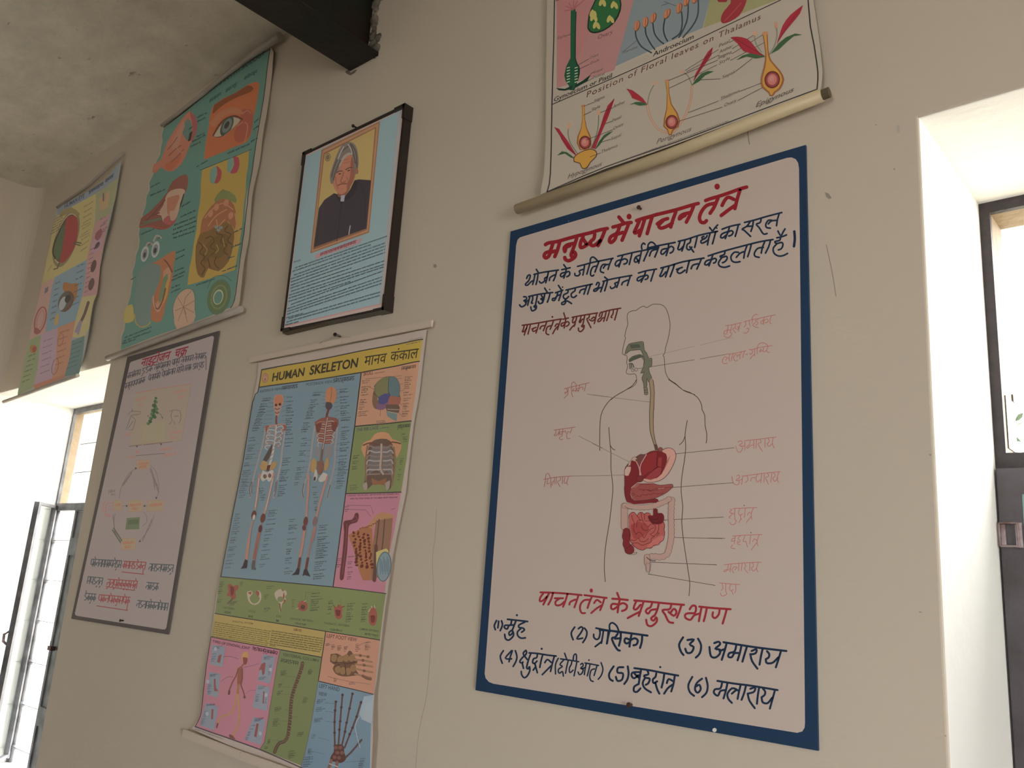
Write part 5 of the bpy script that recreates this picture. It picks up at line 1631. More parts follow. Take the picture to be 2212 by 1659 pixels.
# skull panel
P.text('SKULL', (902, 332), (966, 320), 22, (98, 52, 46), 0.012)
P.micro((978, 318), (1040, 308), 8, (110, 78, 64))
P.script((1150, 276), (1240, 262), 20, (92, 66, 56), 4, 6)
captions(((898, 365, 866, 610, 62, 9), (1170, 330, 1150, 600, 56, 11), (985, 620, 990, 640, 60, 2)), 8, (98, 76, 66))
P.poly('970,400 1000,362 1040,340 1080,334 1112,342 1132,372 1140,410 1136,450 1140,478 1120,500 1060,500 1040,470 1000,440', (74, 86, 84), 2)
P.poly('970,420 990,372 1030,344 1068,336 1068,400 1060,450 1030,460 1000,470 975,500 962,470', (110, 106, 72), 2)
P.poly('1066,336 1110,342 1134,380 1138,430 1128,462 1080,462 1062,420', (84, 104, 108), 2)
P.poly('966,440 980,430 992,480 1020,520 990,545 968,530 960,490', (112, 84, 62), 2)
P.poly('1000,468 1040,445 1075,450 1080,480 1055,505 1020,520 1000,500', (70, 70, 112), 2)
P.poly('985,505 1030,515 1060,500 1070,520 1030,548 990,545', (116, 80, 104), 2)
P.poly('1075,460 1140,468 1142,490 1130,520 1080,520 1060,500', (142, 86, 70), 2)
P.poly('1045,516 1125,516 1136,545 1120,575 1060,570', (96, 72, 62), 2)
P.poly('1050,560 1122,568 1116,622 1085,608 1058,590', (104, 118, 116))
P.line('1060,560 1124,572|1058,545 1132,548', 4, (150, 140, 124), 1)
P.line('1068,336 1062,420 1075,455|970,440 1000,470', 3, (58, 60, 52), 2)
P.line('1150,346 1110,352|1160,380 1135,390|1165,420 1140,430|940,405 985,420|1010,590 1015,545|1150,520 1130,500|1155,590 1120,560|920,352 1150,330', 2, (104, 80, 70), 1, False)
# rib cage panel
P.text('THE RIB CAGE', (858, 688), (998, 672), 22, TB, 0.012)
P.micro((1006, 670), (1075, 662), 8, LBL)
P.script((1125, 648), (1205, 640), 20, (70, 74, 58), 4, 6)
captions(((842, 835, 826, 950, 44, 5), (815, 1035, 820, 1060, 60, 2), (1150, 705, 1165, 760, 36, 3), (1140, 850, 1118, 1020, 32, 5)), 8, (74, 78, 62))
P.poly('890,800 905,760 950,740 975,705 1020,690 1065,700 1090,736 1140,755 1145,800 1115,860 1100,830 930,830 915,860', (180, 130, 94), 2)
P.poly('940,770 980,740 1050,735 1090,770 1098,860 1096,960 1080,1050 1050,1060 1030,1010 990,1010 960,1030 925,1060 906,1050 916,960 925,860', (92, 72, 62), 2)
P.poly('958,790 990,780 1050,780 1085,800 1088,900 1080,960 1050,940 1020,960 985,930 940,960 940,880', (104, 94, 92), 2)
for k in range(7):
    y = 785 + k * 28
    P.line([[(1012, y + 6), (980 - k * 2, y + 8), (945 - k * 3, y - 6 + k * 3), (930 - k * 2, y + 14 + k * 6)]], 9, (142, 132, 128) if k % 2 else (124, 104, 96), 3, False)
    P.line([[(1028, y + 6), (1056 + k, y + 6), (1080 + k, y - 8 + k * 3), (1096 - k, y + 10 + k * 6)]], 9, (142, 132, 128) if k % 2 else (124, 104, 96), 3, False)
P.line('1020,770 1018,850 1012,920 1030,960', 12, (150, 130, 116), 2)
P.line('905,775 950,760 1000,775|1140,765 1090,755 1040,775', 9, (98, 62, 50), 2)
P.line('930,780 918,880 922,1000|1100,790 1106,900 1086,1030', 10, (124, 92, 70), 2)
P.poly('955,985 1005,1005 1050,985 1040,1030 1005,1026 965,1030', (128, 84, 58), 2)
P.poly('900,1030 925,1010 930,1055 910,1062|1042,1020 1075,1000 1068,1056 1050,1060', (136, 122, 112), 2)
# compact bone panel
P.micro((800, 1102), (1130, 1090), 9, (88, 52, 70))
P.micro((820, 1122), (1120, 1112), 9, (104, 56, 72), None, True)
captions(((782, 1170, 785, 1200, 40, 2), (735, 1500, 730, 1560, 34, 3), (805, 1490, 800, 1640, 46, 5)), 8, (92, 56, 70))
FEM = (94, 44, 50)
P.poly('850,1212 870,1208 874,1240 862,1268 836,1276 812,1290 806,1340 800,1450 786,1560 776,1632 752,1630 760,1540 772,1440 780,1330 776,1270 796,1256 828,1252 844,1232', FEM, 2)
P.line('846,1222 868,1250 830,1264|798,1280 792,1400 770,1600', 5, (122, 66, 66), 2)
P.poly('806,1350 930,1290 960,1310 962,1420 958,1520 948,1640 900,1640 870,1560 840,1440', (148, 94, 62))
P.poly('930,1290 990,1220 1030,1206 1080,1215 1100,1240 1010,1250 985,1260 962,1310', (160, 114, 80), 2)
P.poly('985,1256 1092,1240 1085,1330 1066,1480 1052,1600 950,1640 962,1420', (128, 92, 70))
P.line('1005,1250 985,1420 965,1640|1040,1250 1030,1380 1022,1450', 7, (84, 58, 50), 1)
P.line('985,1420 975,1640', 22, (88, 58, 50), 1)
Rb = random.Random(8)
P._add([P._disc((870 + 8 * (k % 5) * 1.6 + Rb.uniform(-14, 26), 1345 + k * 6.4), Rb.uniform(6, 13), (0), 9) if False else
        P._disc((845 + (k % 4) * 30 + k * 0.5 + Rb.uniform(-6, 6), 1335 + k * 5.2), Rb.uniform(5, 11), Rb.uniform(7, 15), 9, Rb.uniform(0, 90)) for k in range(44)], (92, 42, 34))
P._add([P._disc((870 + k * 14, 1318 - k * 6 + Rb.uniform(-8, 8)), 7, 4, 8, -20) for k in range(10)], (122, 66, 44))
P.poly('985,1460 1030,1442 1064,1450 1050,1600 1020,1650 990,1600', (170, 156, 96), 2)
P.disc(1036, 1552, 44, (112, 128, 134), 94, 6)
P.ring(1036, 1552, 44, 94, 6, (78, 92, 100), 6)
P.line([[(1008 + k * 8, 1490 + (k % 3) * 14), (1014 + k * 8, 1600 - (k % 2) * 18)] for k in range(8)], 4, (86, 104, 114), 1)
P.line('800,1160 950,1162 968,1215|790,1185 920,1190 950,1230|1080,1185 1110,1180', 2.4, (98, 62, 76), 1, False)
# row of vertebrae
P.frame(*S2)
captions(((345, 205, 320, 300, 46, 5), (320, 350, 318, 380, 40, 2), (500, 205, 505, 240, 30, 2), (410, 365, 430, 385, 70, 2), (690, 305, 690, 335, 40, 2), (700, 245, 720, 250, 70, 1), (690, 410, 680, 430, 60, 2),
          (905, 350, 905, 410, 30, 3), (1060, 290, 1045, 460, 90, 6), (1195, 350, 1180, 470, 40, 5), (1340, 380, 1325, 520, 60, 7), (1455, 380, 1445, 520, 46, 7)), 10, (78, 84, 62))
for s, a, b in (('VERTEBRA', (365, 415), (456, 425)), ('ATLAS', (566, 440), (620, 447)), ('AXIS', (780, 480), (822, 486)), ('CERVICAL VERTEBRA', (890, 500), (1072, 520)), ('THORACIC VERTEBRA', (1155, 535), (1355, 558)), ('LUMBAR VERTEBRA', (1432, 580), (1582, 600))):
    P.text(s, a, b, 17, (72, 78, 56), 0.006)
for a, b in (((380, 436), (430, 443)), ((565, 468), (605, 474)), ((783, 502), (805, 505)), ((930, 524), (1020, 536)), ((1205, 572), (1300, 584)), ((1475, 606), (1580, 622))):
    P.script(a, b, 14, (72, 78, 56), 3, 4)
VR, VD, VW = (140, 74, 62), (104, 48, 42), (160, 144, 126)
P.poly('405,228 430,222 450,240 486,228 488,262 465,280 470,330 440,345 425,320 395,312 410,285', VR, 2)
P.poly('425,240 455,250 450,300 430,310', VD, 2)
P.poly('440,330 450,340 410,378 398,376', (96, 80, 60))
P.poly('555,285 585,275 600,295 575,330 590,365 615,376 645,360 655,330 630,300 640,270 662,290 668,320 655,365 618,386 580,372 560,335', VW, 2)
P.poly('625,275 650,282 648,318 630,305|560,290 590,282 584,305', VR, 2)
P.poly('785,275 820,260 830,280 855,270 868,300 850,325 862,345 830,375 818,436 808,436 812,375 785,345 770,300', VW, 2)
P.disc(818, 342, 26, (112, 118, 78), 22)
P.poly('828,262 842,275 836,330 860,350 838,380 850,310', VR, 2)
P.line('812,376 818,436', 8, (112, 66, 48), 1)
P.poly('960,370 985,352 1010,358 1028,390 1022,420 1000,436 975,432 950,408', VR, 2)
P.disc(992, 402, 18, (80, 58, 40), 18)
P.line('1000,360 1018,352|955,410 940,418', 5, VW, 1)
P.poly('1235,395 1260,402 1280,385 1300,402 1296,450 1298,482 1270,498 1246,482 1238,440', VR, 2)
P.poly('1246,425 1285,428 1280,470 1255,468', VD, 2)
P.line('1238,398 1228,385|1300,402 1320,396|1265,400 1270,385', 6, (116, 66, 54), 1)
P.poly('1515,412 1545,405 1565,430 1572,480 1560,535 1538,548 1512,530 1506,480', VR, 2)
P.poly('1520,468 1556,470 1550,520 1525,520', VD, 2)
P.line('1520,415 1505,440|1555,410 1552,390|1530,410 1528,395', 6, VW, 1)
P.line('1015,285 1065,290|1015,285 1008,350|1285,340 1285,385|1560,380 1558,410|940,360 970,356', 2, (90, 92, 70), 1, False)
# text block
P.text('SKELETAL SYSTEM', (440, 520), (600, 538), 14, (96, 82, 48), 0.006)
P.script((922, 572), (985, 580), 16, (128, 84, 50), 4, 4)
for k in range(8):
    P.micro((304 - k * 3.6, 523 + k * 15.5), (738 - k * 3, 596 + k * 15.5), 8, (104, 92, 56), 2.2)
for k in range(7):
    P.micro((748 - k * 2.5, 592 + k * 17), (1156 - k * 4, 655 + k * 17), 9, (104, 92, 56), 2.4, True)
P.micro((734, 706), (780, 712), 9, (104, 92, 56), 2.4)
# joints panel with a walking skeleton
P.text('TYPES OF SYNOVIAL JOINT', (285, 680), (578, 736), 22, (80, 48, 62), 0.008)
P.script((600, 716), (795, 752), 24, (80, 48, 62), 4.6, 11)
for q in ('285,695 385,712 366,870 268,850', '262,908 350,926 330,1110 240,1085', '236,1150 330,1178 300,1365 186,1325', '680,770 778,790 738,1000 640,975', '640,1008 735,1030 712,1215 600,1185', '606,1262 700,1285 665,1480 536,1436'):
    P.poly(q, (122, 128, 138))
captions(((295, 715, 290, 735, 74, 2), (285, 760, 275, 840, 30, 3), (270, 930, 265, 945, 70, 2), (250, 1000, 245, 1090, 40, 4), (242, 1165, 240, 1180, 76, 2), (225, 1220, 190, 1320, 40, 4), (690, 790, 688, 810, 74, 2), (645, 950, 650, 980, 80, 2),
          (648, 1025, 640, 1050, 70, 2), (625, 1090, 620, 1150, 34, 4), (620, 1275, 610, 1290, 76, 2), (590, 1330, 540, 1440, 40, 5), (730, 850, 720, 940, 22, 3), (700, 1080, 690, 1180, 22, 3)), 9, (86, 88, 104))
P.poly('335,780 360,770 345,840 322,830|298,965 310,960 312,1030 332,1058 300,1060|690,835 702,840 692,925 678,935 672,890 650,895 668,850|280,1200 296,1200 290,1280 276,1275|684,1060 694,1062 688,1155 678,1155|632,1310 648,1314 630,1420 612,1410', (134, 70, 70))
P._add([P._disc((x, y), 13, 16, 10) for x, y in ((740, 890), (705, 1090), (250, 985), (245, 1235), (660, 1390), (310, 730))], (148, 148, 154))
WS, WD = (140, 84, 64), (164, 126, 76)
P.poly('516,770 540,750 562,758 570,790 556,820 548,850 532,855 524,830 515,810', (172, 128, 76), 2)
P.poly('524,795 560,800 552,845 530,850', (128, 62, 58), 2)
P.line('528,850 512,868 496,880', 12, WS, 2)
P.poly('486,878 520,870 526,920 520,980 498,1010 482,1020 480,960', (132, 78, 62), 2)
P.line('488,885 470,940 445,985 420,1045 414,1080', 10, (118, 74, 60), 2)
P.line('515,890 520,960 510,1010 528,1060 540,1105', 10, (118, 66, 62), 2)
P.line('492,1010 485,1050 484,1085', 16, (146, 104, 60), 2)
P.line('484,1085 492,1150 500,1215 492,1300 470,1370 440,1410', 12, WD, 2)
P.line('480,1085 465,1150 445,1215 400,1245 345,1265 325,1330', 11, WD, 2)
P.poly('412,1050 426,1056 422,1085 408,1086|532,1090 548,1100 542,1116 528,1112', (96, 60, 56), 2)
P.poly('420,1395 442,1404 468,1436 420,1420|316,1345 322,1310 334,1312 324,1348', (112, 64, 58), 2)
P.line('372,790 430,790 490,808|528,875 590,862 650,842|352,985 400,950 450,948|548,1080 580,1055 630,1052', 2.4, (104, 70, 88), 3, False)
# vertebral column
P.text('VERTEBRAL COLUMN', (832, 782), (1112, 832), 24, (70, 76, 54), 0.01)
P.script((822, 806), (958, 830), 26, (70, 76, 54), 4.6, 8)
sp = smooth_line(pts_of('990,840 982,880 965,930 945,985 925,1040 908,1100 900,1160 896,1220 892,1280 884,1350 874,1410 850,1450 810,1465 785,1500 772,1535')[0], 3)
P.line([sp], 26, (70, 58, 44), 1)
P._add([P._disc(q, 17 if i < 34 else 9, 6, 8, 12) for i, q in enumerate(sp)], (104, 78, 58))
P._add([P._disc((q[0] + 9, q[1] + 4), 6, 4, 7, 12) for q in sp[4:32:2]], (132, 104, 80))
captions(((820, 905, 815, 950, 60, 4), (805, 1005, 800, 1025, 40, 2), (795, 1060, 790, 1085, 40, 2), (1035, 895, 1030, 930, 40, 4), (1000, 1110, 985, 1160, 40, 4), (775, 1185, 770, 1210, 76, 2), (762, 1275, 755, 1330, 60, 4), (955, 1385, 945, 1410, 70, 2), (720, 1440, 715, 1460, 24, 2), (880, 1530, 880, 1580, 80, 3), (695, 1490, 690, 1520, 30, 2)), 9, (76, 80, 56))
P.line('862,945 945,948|830,1025 925,1030|820,1082 910,1086|850,1205 895,1210|815,1290 890,1295|775,1440 860,1455|910,1260 960,1262', 2, (82, 84, 62), 1, False)
# foot
P.text('LEFT FOOT VIEW', (1178, 640), (1412, 672), 30, (98, 58, 50), 0.008)
captions(((1170, 690, 1172, 705, 40, 2), (1215, 695, 1215, 730, 34, 3), (1262, 705, 1262, 740, 34, 3), (1312, 712, 1312, 745, 34, 3), (1405, 690, 1402, 745, 40, 4), (1478, 680, 1476, 735, 44, 4), (1235, 965, 1235, 985, 30, 2), (1352, 995, 1352, 1015, 60, 2)), 9, (104, 72, 62))
P.poly('1210,770 1260,765 1300,785 1335,770 1350,745 1372,750 1395,790 1420,830 1400,860 1410,900 1430,930 1380,940 1330,945 1285,940 1245,920 1225,880 1240,850 1205,830', (98, 68, 50), 2)
P._add([P._disc(q, 24, 30, 12, a) for q, a in (((1235, 800), 10), ((1285, 810), 30), ((1330, 800), 0), ((1375, 800), 20), ((1265, 890), 0), ((1305, 900), 15), ((1345, 905), 0), ((1385, 880), 10))], (132, 98, 66))
P.line('1225,840 1290,835 1340,845 1400,830|1240,870 1280,850|1320,850 1330,930', 6, (66, 44, 34), 2)
TO = (142, 104, 80)
P.line('1385,775 1440,780 1500,790|1400,815 1460,818 1530,832|1405,850 1470,856 1535,868|1410,885 1470,900 1535,912|1400,925 1460,940 1525,955', 15, TO, 2)
P.line('1440,780 1442,782|1500,790 1502,791|1460,818 1462,819|1470,856 1472,857|1470,900 1472,901|1460,940 1490,958 1520,965', 22, (112, 76, 58), 1)
P.line('1185,945 1360,985 1520,1005|1430,705 1450,690 1510,670', 2.4, (112, 76, 64), 1, False)
# hand
P.text('LEFT HAND', (1118, 1030), (1276, 1062), 32, (66, 74, 84), 0.01)
P.text('VIEW', (1112, 1090), (1178, 1102), 30, (66, 74, 84), 0.01)
captions(((1105, 1130, 1098, 1150, 70, 2), (1098, 1190, 1092, 1215, 72, 2), (1082, 1275, 1078, 1300, 80, 2), (1060, 1400, 1058, 1420, 50, 2), (1035, 1510, 1030, 1545, 40, 3), (1000, 1575, 990, 1650, 90, 4), (1440, 1590, 1425, 1650, 44, 4)), 9.5, (72, 82, 94))
P.line('1165,1150 1245,1158|1165,1215 1240,1225|1160,1292 1235,1302|1110,1420 1200,1445|1070,1530 1160,1550|1385,1390 1430,1400|1320,1615 1430,1605', 2.4, (76, 86, 98), 1, False)
HB = (86, 60, 56)
P.line('1242,1480 1240,1380 1240,1300|1240,1290 1244,1215|1245,1205 1250,1140|1270,1480 1278,1370 1282,1300|1285,1290 1292,1190|1294,1180 1302,1085|1295,1490 1318,1390 1332,1310|1336,1300 1355,1200|1358,1190 1380,1075|1318,1500 1350,1420 1378,1350|1382,1340 1412,1260|1415,1250 1448,1140', 13, HB, 2)
P.line('1240,1385|1240,1300|1244,1210|1250,1142|1277,1360|1284,1295|1293,1186|1302,1088|1322,1375|1334,1305|1357,1195|1380,1080|1358,1395|1380,1345|1412,1258|1446,1148', 21, (70, 48, 48))
P.line('1310,1590 1365,1540 1400,1500|1405,1495 1450,1440', 15, (80, 64, 64), 2)
P.poly('1232,1480 1280,1472 1312,1490 1316,1540 1330,1590 1290,1620 1240,1610 1205,1600 1215,1560 1235,1530', (82, 52, 48), 2)
P._add([P._disc(q, 16, 14, 10) for q in ((1250, 1500), (1285, 1500), (1262, 1540), (1298, 1540), (1240, 1575), (1275, 1580))], (112, 76, 66))
P.line('1215,1600 1195,1660 1180,1740|1260,1615 1250,1680 1240,1760', 22, (122, 82, 68), 1)
P.line('1200,1625 1265,1650', 8, (150, 148, 146), 1)
# glare on the laminate at the lower right, painted as pale patches and streaks
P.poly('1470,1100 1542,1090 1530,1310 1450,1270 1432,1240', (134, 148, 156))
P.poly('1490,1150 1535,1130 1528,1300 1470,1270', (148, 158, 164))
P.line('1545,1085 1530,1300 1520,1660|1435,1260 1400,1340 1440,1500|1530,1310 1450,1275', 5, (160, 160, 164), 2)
P.build('sheet', M_lam, c2)
lath(((541, 778), (740, 737), (934, 699)), 0.017, c2, M_pinkrod, 0.0085, 0.006)
lath(((396, 1583), (520, 1632), (660, 1682), (818, 1741)), 0.021, c2, M_pinkrod, 0.0145, 0.006)
bm = bmesh.new()
nq = on_y(722, 723, -0.016)
for px_, py_ in ((690, 741), (757, 727)):
    e = on_y(px_, py_, -0.02)
    tube(bm, [nq, ((nq.x + e.x) / 2, -0.02, (nq.z + e.z) / 2 - 0.002), e], 0.0009, 6)
obj('hanging_string', bm, M_string, c2, True)
nail(722, 722, 'dark nail that holds the string of the skeleton chart', 0.0055, 0.022)

# ================================================================== PHYSIOLOGY CHART (turquoise)
c3 = chart(on_y(420, 450, 0), 'turquoise physiology chart with a big orange eye panel hanging from the ceiling line')
P = Print(0.012, (122, 112, 100),
          (lambda x: 0.004 * math.sin(x * 8.0), lambda z: 0.004 * math.sin(z * 24.0) + 0.006 * bump(z, 2.32, 0.08), -3.5, -2.2, 2.1, 3.4, 0.02))
TQ, TQd, TXT = (84, 118, 108), (66, 96, 92), (50, 74, 74)
EDG = (128, 116, 104)
P.frame(0, 0, 1)
P.sheet('352,272 383,251 414,226 441,204 468,181 499,158 531,134 558,117 586,101 591,114 588,150 583,194 575,252 565,310 551,390 540,484 530,550 522,613 517,655 508,674 440,702 370,727 300,752 258,764 259,740 260,727 266,712 268,695 272,677 273,659 279,640 281,623 284,606 283,588 289,570 291,552 297,536 299,520 297,506 299,492 305,478 305,464 312,444 314,424 321,410 320,394 331,372 334,350 343,334 345,318 349,306 347,292', EDG)
P.poly('354,277 383,255 414,231 441,209 468,187 499,164 531,140 558,123 581,109 580,130 575,170 570,200 562,252 552,310 540,390 528,484 519,550 511,613 505,650 497,664 440,688 370,714 300,740 261,756 262,740 263,727 269,712 271,695 275,677 276,659 282,640 284,623 287,606 286,588 292,570 294,552 300,536 302,520 300,506 302,492 308,478 308,464 315,444 317,424 324,410 323,394 334,372 337,350 346,334 348,318 351,306 350,292', TQ)
P.line('354,275 383,253 414,229 441,207 468,185 499,162 531,138 558,121 584,106', 2.2, (48, 48, 42), 2)
P.line('583,108 577,150 571,200 563,252 553,310 541,390 529,484 520,550 512,613 506,650 498,665', 2.0, (62, 60, 52), 2)
P.frame(300, 40, 5.53)
P.text('HUMAN PHYSIOLOGY', (828, 885), (1510, 425), 62, (52, 78, 76), 0.02, 1.0, 0.0, (0.10, -1.0))
P.script((845, 972), (985, 880), 40, (56, 82, 80), 9, 4)
P.script((1040, 850), (1180, 760), 40, (56, 82, 80), 9, 4)
P.script((1262, 700), (1415, 610), 40, (56, 82, 80), 9, 4)
# eye panel
OR, ORd, ORr = (164, 92, 58), (120, 66, 40), (150, 78, 62)
P.poly('890,1040 1000,960 1150,890 1300,790 1410,755 1440,790 1430,860 1400,1050 1360,1220 1350,1330 1320,1430 1260,1490 1130,1540 800,1680 785,1640 800,1480 830,1320 850,1160', OR, 2)
P.poly('1200,1100 1320,1080 1370,1180 1340,1340 1310,1420 1220,1480 1150,1460 1140,1350 1220,1220', ORr, 2)
P.poly('900,1030 1010,960 1170,880 1300,800 1370,830 1330,880 1200,930 1060,1000 950,1080 880,1140', ORd, 2)
P.poly('840,1250 960,1120 1120,1060 1230,1100 1240,1150 1120,1130 1000,1180 900,1300', (156, 100, 70), 2)
P.poly('880,1400 960,1280 1040,1200 1150,1165 1230,1200 1210,1240 1130,1320 1020,1400 930,1425', (112, 62, 48), 2)
P.poly('895,1405 960,1300 1040,1215 1140,1180 1215,1210 1195,1240 1120,1310 1020,1390 930,1415', (150, 138, 120), 2)
P.disc(1052, 1285, 62, (64, 74, 70), 130, 28, 24)
P.disc(1054, 1280, 46, (96, 104, 96), 96, 28, 24)
P.disc(1052, 1272, 24, (54, 50, 48), 50, 28, 18)
P.line('885,1400 955,1275 1040,1195 1150,1160 1240,1205', 12, (86, 50, 40), 3)
P.line('1215,1210 1190,1250 1120,1320 1020,1400', 8, (176, 120, 100), 3)
P.line('1270,1240 1300,1280 1285,1400 1265,1470|1250,1130 1300,1100 1335,1130|1180,1280 1240,1240', 14, (164, 104, 88), 3)
# brain panel
YL = (156, 128, 62)
P.frame(200, 60, 2.2422)
P.poly('530,690 600,660 690,620 758,590 756,640 745,720 742,800 730,900 715,1020 700,1110 690,1172 600,1205 460,1247 470,1160 490,1050 505,970 520,850 524,760', YL)
P.poly('570,690 600,668 606,740 585,756 568,740', (98, 124, 112), 2)
P.poly('600,668 624,690 622,730 606,752 590,750 604,710', (150, 66, 66), 2)
P.poly('655,640 680,622 684,690 668,706 652,690', (98, 124, 112), 2)
P.poly('680,622 706,628 712,660 700,700 676,706 668,700 686,664', (150, 62, 72), 2)
P.line('520,690 640,642 770,588', 3, TXT, 1)
P.poly('590,830 630,782 690,812 694,850 640,826 600,850', (108, 112, 70), 2)
P.poly('530,930 570,870 620,830 670,838 694,890 690,980 660,940 600,960 560,1000 520,1020', (138, 88, 60), 2)
P.poly('500,1060 520,1000 560,985 600,960 650,940 685,980 680,1060 660,1130 610,1180 560,1165 540,1210 510,1195 498,1130', (112, 84, 50), 2)
P.poly('530,1080 570,1030 620,1000 660,1010 650,1080 610,1120 570,1110 540,1150', (100, 78, 44), 2)
BRN = (84, 60, 38)
P.line('515,1040 535,1060 520,1090 545,1110 525,1140 545,1165 530,1195|550,1020 575,1010 590,1035 570,1060 595,1080 575,1100|610,970 600,995 630,1005 620,1040 650,1050 635,1080 655,1100|655,960 640,985 670,1000 655,1030 676,1050|600,1110 590,1140 610,1165|560,1120 570,1160', 5.5, BRN, 3)
P.line('535,1050 555,1075 545,1100|600,1050 610,1075 595,1090|630,1020 640,1060', 4, (142, 116, 66), 3)
P.line('545,920 580,880 630,850 680,880|560,960 600,910 650,880|690,900 700,980 690,1060|600,930 610,960 640,930', 5, (164, 116, 88), 3)
P._add([P._disc(q, 12, 18, 10, 15) for q in ((572, 900), (648, 848), (600, 870), (670, 910))], (160, 108, 84))
P._add([P._disc(q, 10, 8, 8) for q in ((610, 980), (600, 965), (622, 968))], (104, 112, 104))
# head section upper left
PK, PKl, PKd = (154, 96, 78), (160, 114, 96), (128, 78, 66)
P.poly('296,662 330,640 345,600 366,548 400,490 435,440 470,404 496,430 505,470 494,520 474,560 455,610 430,660 385,696 352,690 330,676 310,700 290,700', PK, 2)
P.poly('470,404 500,432 508,480 494,530 478,556 484,500 480,450', (140, 78, 78), 2)
P.poly('440,470 462,440 480,470 478,520 462,548 440,520 432,495', (86, 112, 104), 2)
P.poly('470,510 484,500 476,545 462,552', (52, 48, 44))
P.poly('380,570 410,500 440,450 446,480 430,520 420,560 400,600', PKl, 2)
P.poly('352,660 390,640 430,610 420,650 385,686 356,684', (166, 92, 64), 2)
P.line('370,620 400,590 430,570|380,650 410,625 440,590|365,590 390,560 410,530', 5, PKd, 3)
P.line('400,560 420,600 440,600', 4, (172, 128, 108), 3)
# throat section
P.frame(225, 400, 2.5067)
BN = (122, 72, 62)
P.poly('190,230 200,180 240,150 300,90 340,40 370,-20 440,-60 455,-20 440,40 400,30 436,24 420,100 400,140 390,190 350,232 300,242 250,228', BN, 2)
P.poly('285,160 320,110 335,60 360,30 410,18 438,28 432,60 420,100 400,150 385,190 345,210 318,196 310,165', (164, 136, 116), 2)
P.poly('342,70 400,52 408,70 390,110 372,150 345,160 340,120', (148, 98, 78), 2)
P.poly('436,40 424,90 406,138 412,100 428,50', (58, 54, 50))
P.poly('320,190 345,165 390,170 372,215 330,210', (150, 78, 80), 2)
P.poly('355,140 388,142 386,186 360,190', (168, 134, 118), 2)
P.line('200,220 250,200 310,185|205,200 260,190 312,176', 6, (84, 104, 90), 2)
P.line('200,230 260,222 330,236 380,200', 7, (146, 70, 62), 3)
P.line('230,190 290,130 330,80|250,170 300,150', 6, (104, 60, 54), 2)
# pair of eyes
P._add([P._disc((220, 372), 20, 44, 16, 12), P._disc((278, 348), 21, 46, 16, 12)], (142, 140, 138))
P._add([P._disc((220, 374), 13, 30, 14, 12), P._disc((277, 350), 14, 31, 14, 12)], (104, 106, 108))
P._add([P._disc((219, 378), 7, 15, 12, 12), P._disc((276, 354), 8, 16, 12, 12)], (54, 54, 54))
P.line('228,330 240,312 262,322|268,302 285,272 308,285', 10, (128, 116, 108), 3)
P.line('238,325 250,318|290,290 300,284', 8, (90, 84, 78), 1)
# nose section with the grey wash
P.poly('172,570 178,500 200,450 250,415 310,420 306,480 292,540 270,600 262,680 250,745 210,770 175,740 162,660', (96, 110, 106), 2)
P.poly('262,425 320,390 385,352 376,430 372,500 352,580 330,660 310,735 255,730 262,620 300,520 306,440', (152, 98, 68), 2)
P.poly('320,470 352,440 362,480 346,560 320,640 290,690 262,640 262,600 282,640 306,600 318,540', (162, 120, 96), 2)
P.poly('322,500 344,480 342,540 320,600 298,640 300,590', (96, 112, 84), 2)
P.poly('336,530 350,500 344,590 316,650 300,660 320,600', (162, 128, 66), 2)
P.line('270,610 276,660 295,668 318,620 332,560|326,405 345,425 368,470', 8, (112, 66, 58), 3)
P.line('268,600 276,670 300,680', 5, (172, 142, 122), 3)
P.poly('110,690 120,660 152,645 160,690 158,735 108,745', (148, 132, 76), 2)
P.line('165,700 172,745 200,768 235,760 250,740', 6, (150, 128, 70), 3)
# pale lens and green iris at the bottom
P.poly('378,720 372,670 385,620 412,580 450,560 480,570 492,610 492,680 486,738 396,782', (152, 124, 104), 2)
P.line('430,660 440,610 470,575|430,660 400,610|430,660 385,680|430,660 400,735|430,660 450,740|430,660 488,690|430,660 490,625|430,660 445,700', 3, (120, 90, 76), 1)
P.line('378,720 372,670 385,620 412,580 450,560 480,570 492,610 492,680', 3, (80, 96, 88), 2)
P.disc(622, 606, 62, (78, 100, 78), 98, 14, 26)
P.disc(622, 606, 52, (86, 98, 62), 84, 14, 26)
P.ring(622, 606, 40, 64, 10, (98, 106, 76), 14)
P.disc(618, 606, 27, (132, 132, 104), 42, 14)
P.disc(618, 608, 22, (84, 116, 106), 35, 14)
P.line('560,560 590,500 650,490 690,520', 3, (66, 84, 72), 3)
Pc = (50, 70, 68)
for a, b in (((250, 60), (330, 26)), ((420, 120), (470, 90)), ((415, 175), (495, 140)), ((380, 220), (495, 176)), ((375, 245), (498, 198)), ((370, 270), (495, 225)), ((376, 290), (490, 252)), ((200, 270), (270, 240)), ((390, 370), (440, 350)), ((388, 405), (440, 378)),
             ((380, 470), (438, 448)), ((372, 500), (440, 470)), ((366, 560), (412, 540)), ((362, 585), (412, 562)), ((366, 520), (430, 492)), ((145, 515), (170, 500)), ((110, 830), (255, 772)), ((105, 848), (250, 796)), ((100, 862), (170, 838)), ((500, 545), (600, 510)),
             ((640, 470), (720, 440)), ((668, 400), (706, 388)), ((690, 340), (745, 318)), ((700, 260), (745, 240)), ((250, 15), (300, -10)), ((500, -95), (560, -130))):
    P.micro(a, b, 9, Pc, 3.0)
P.frame(300, 40, 5.53)
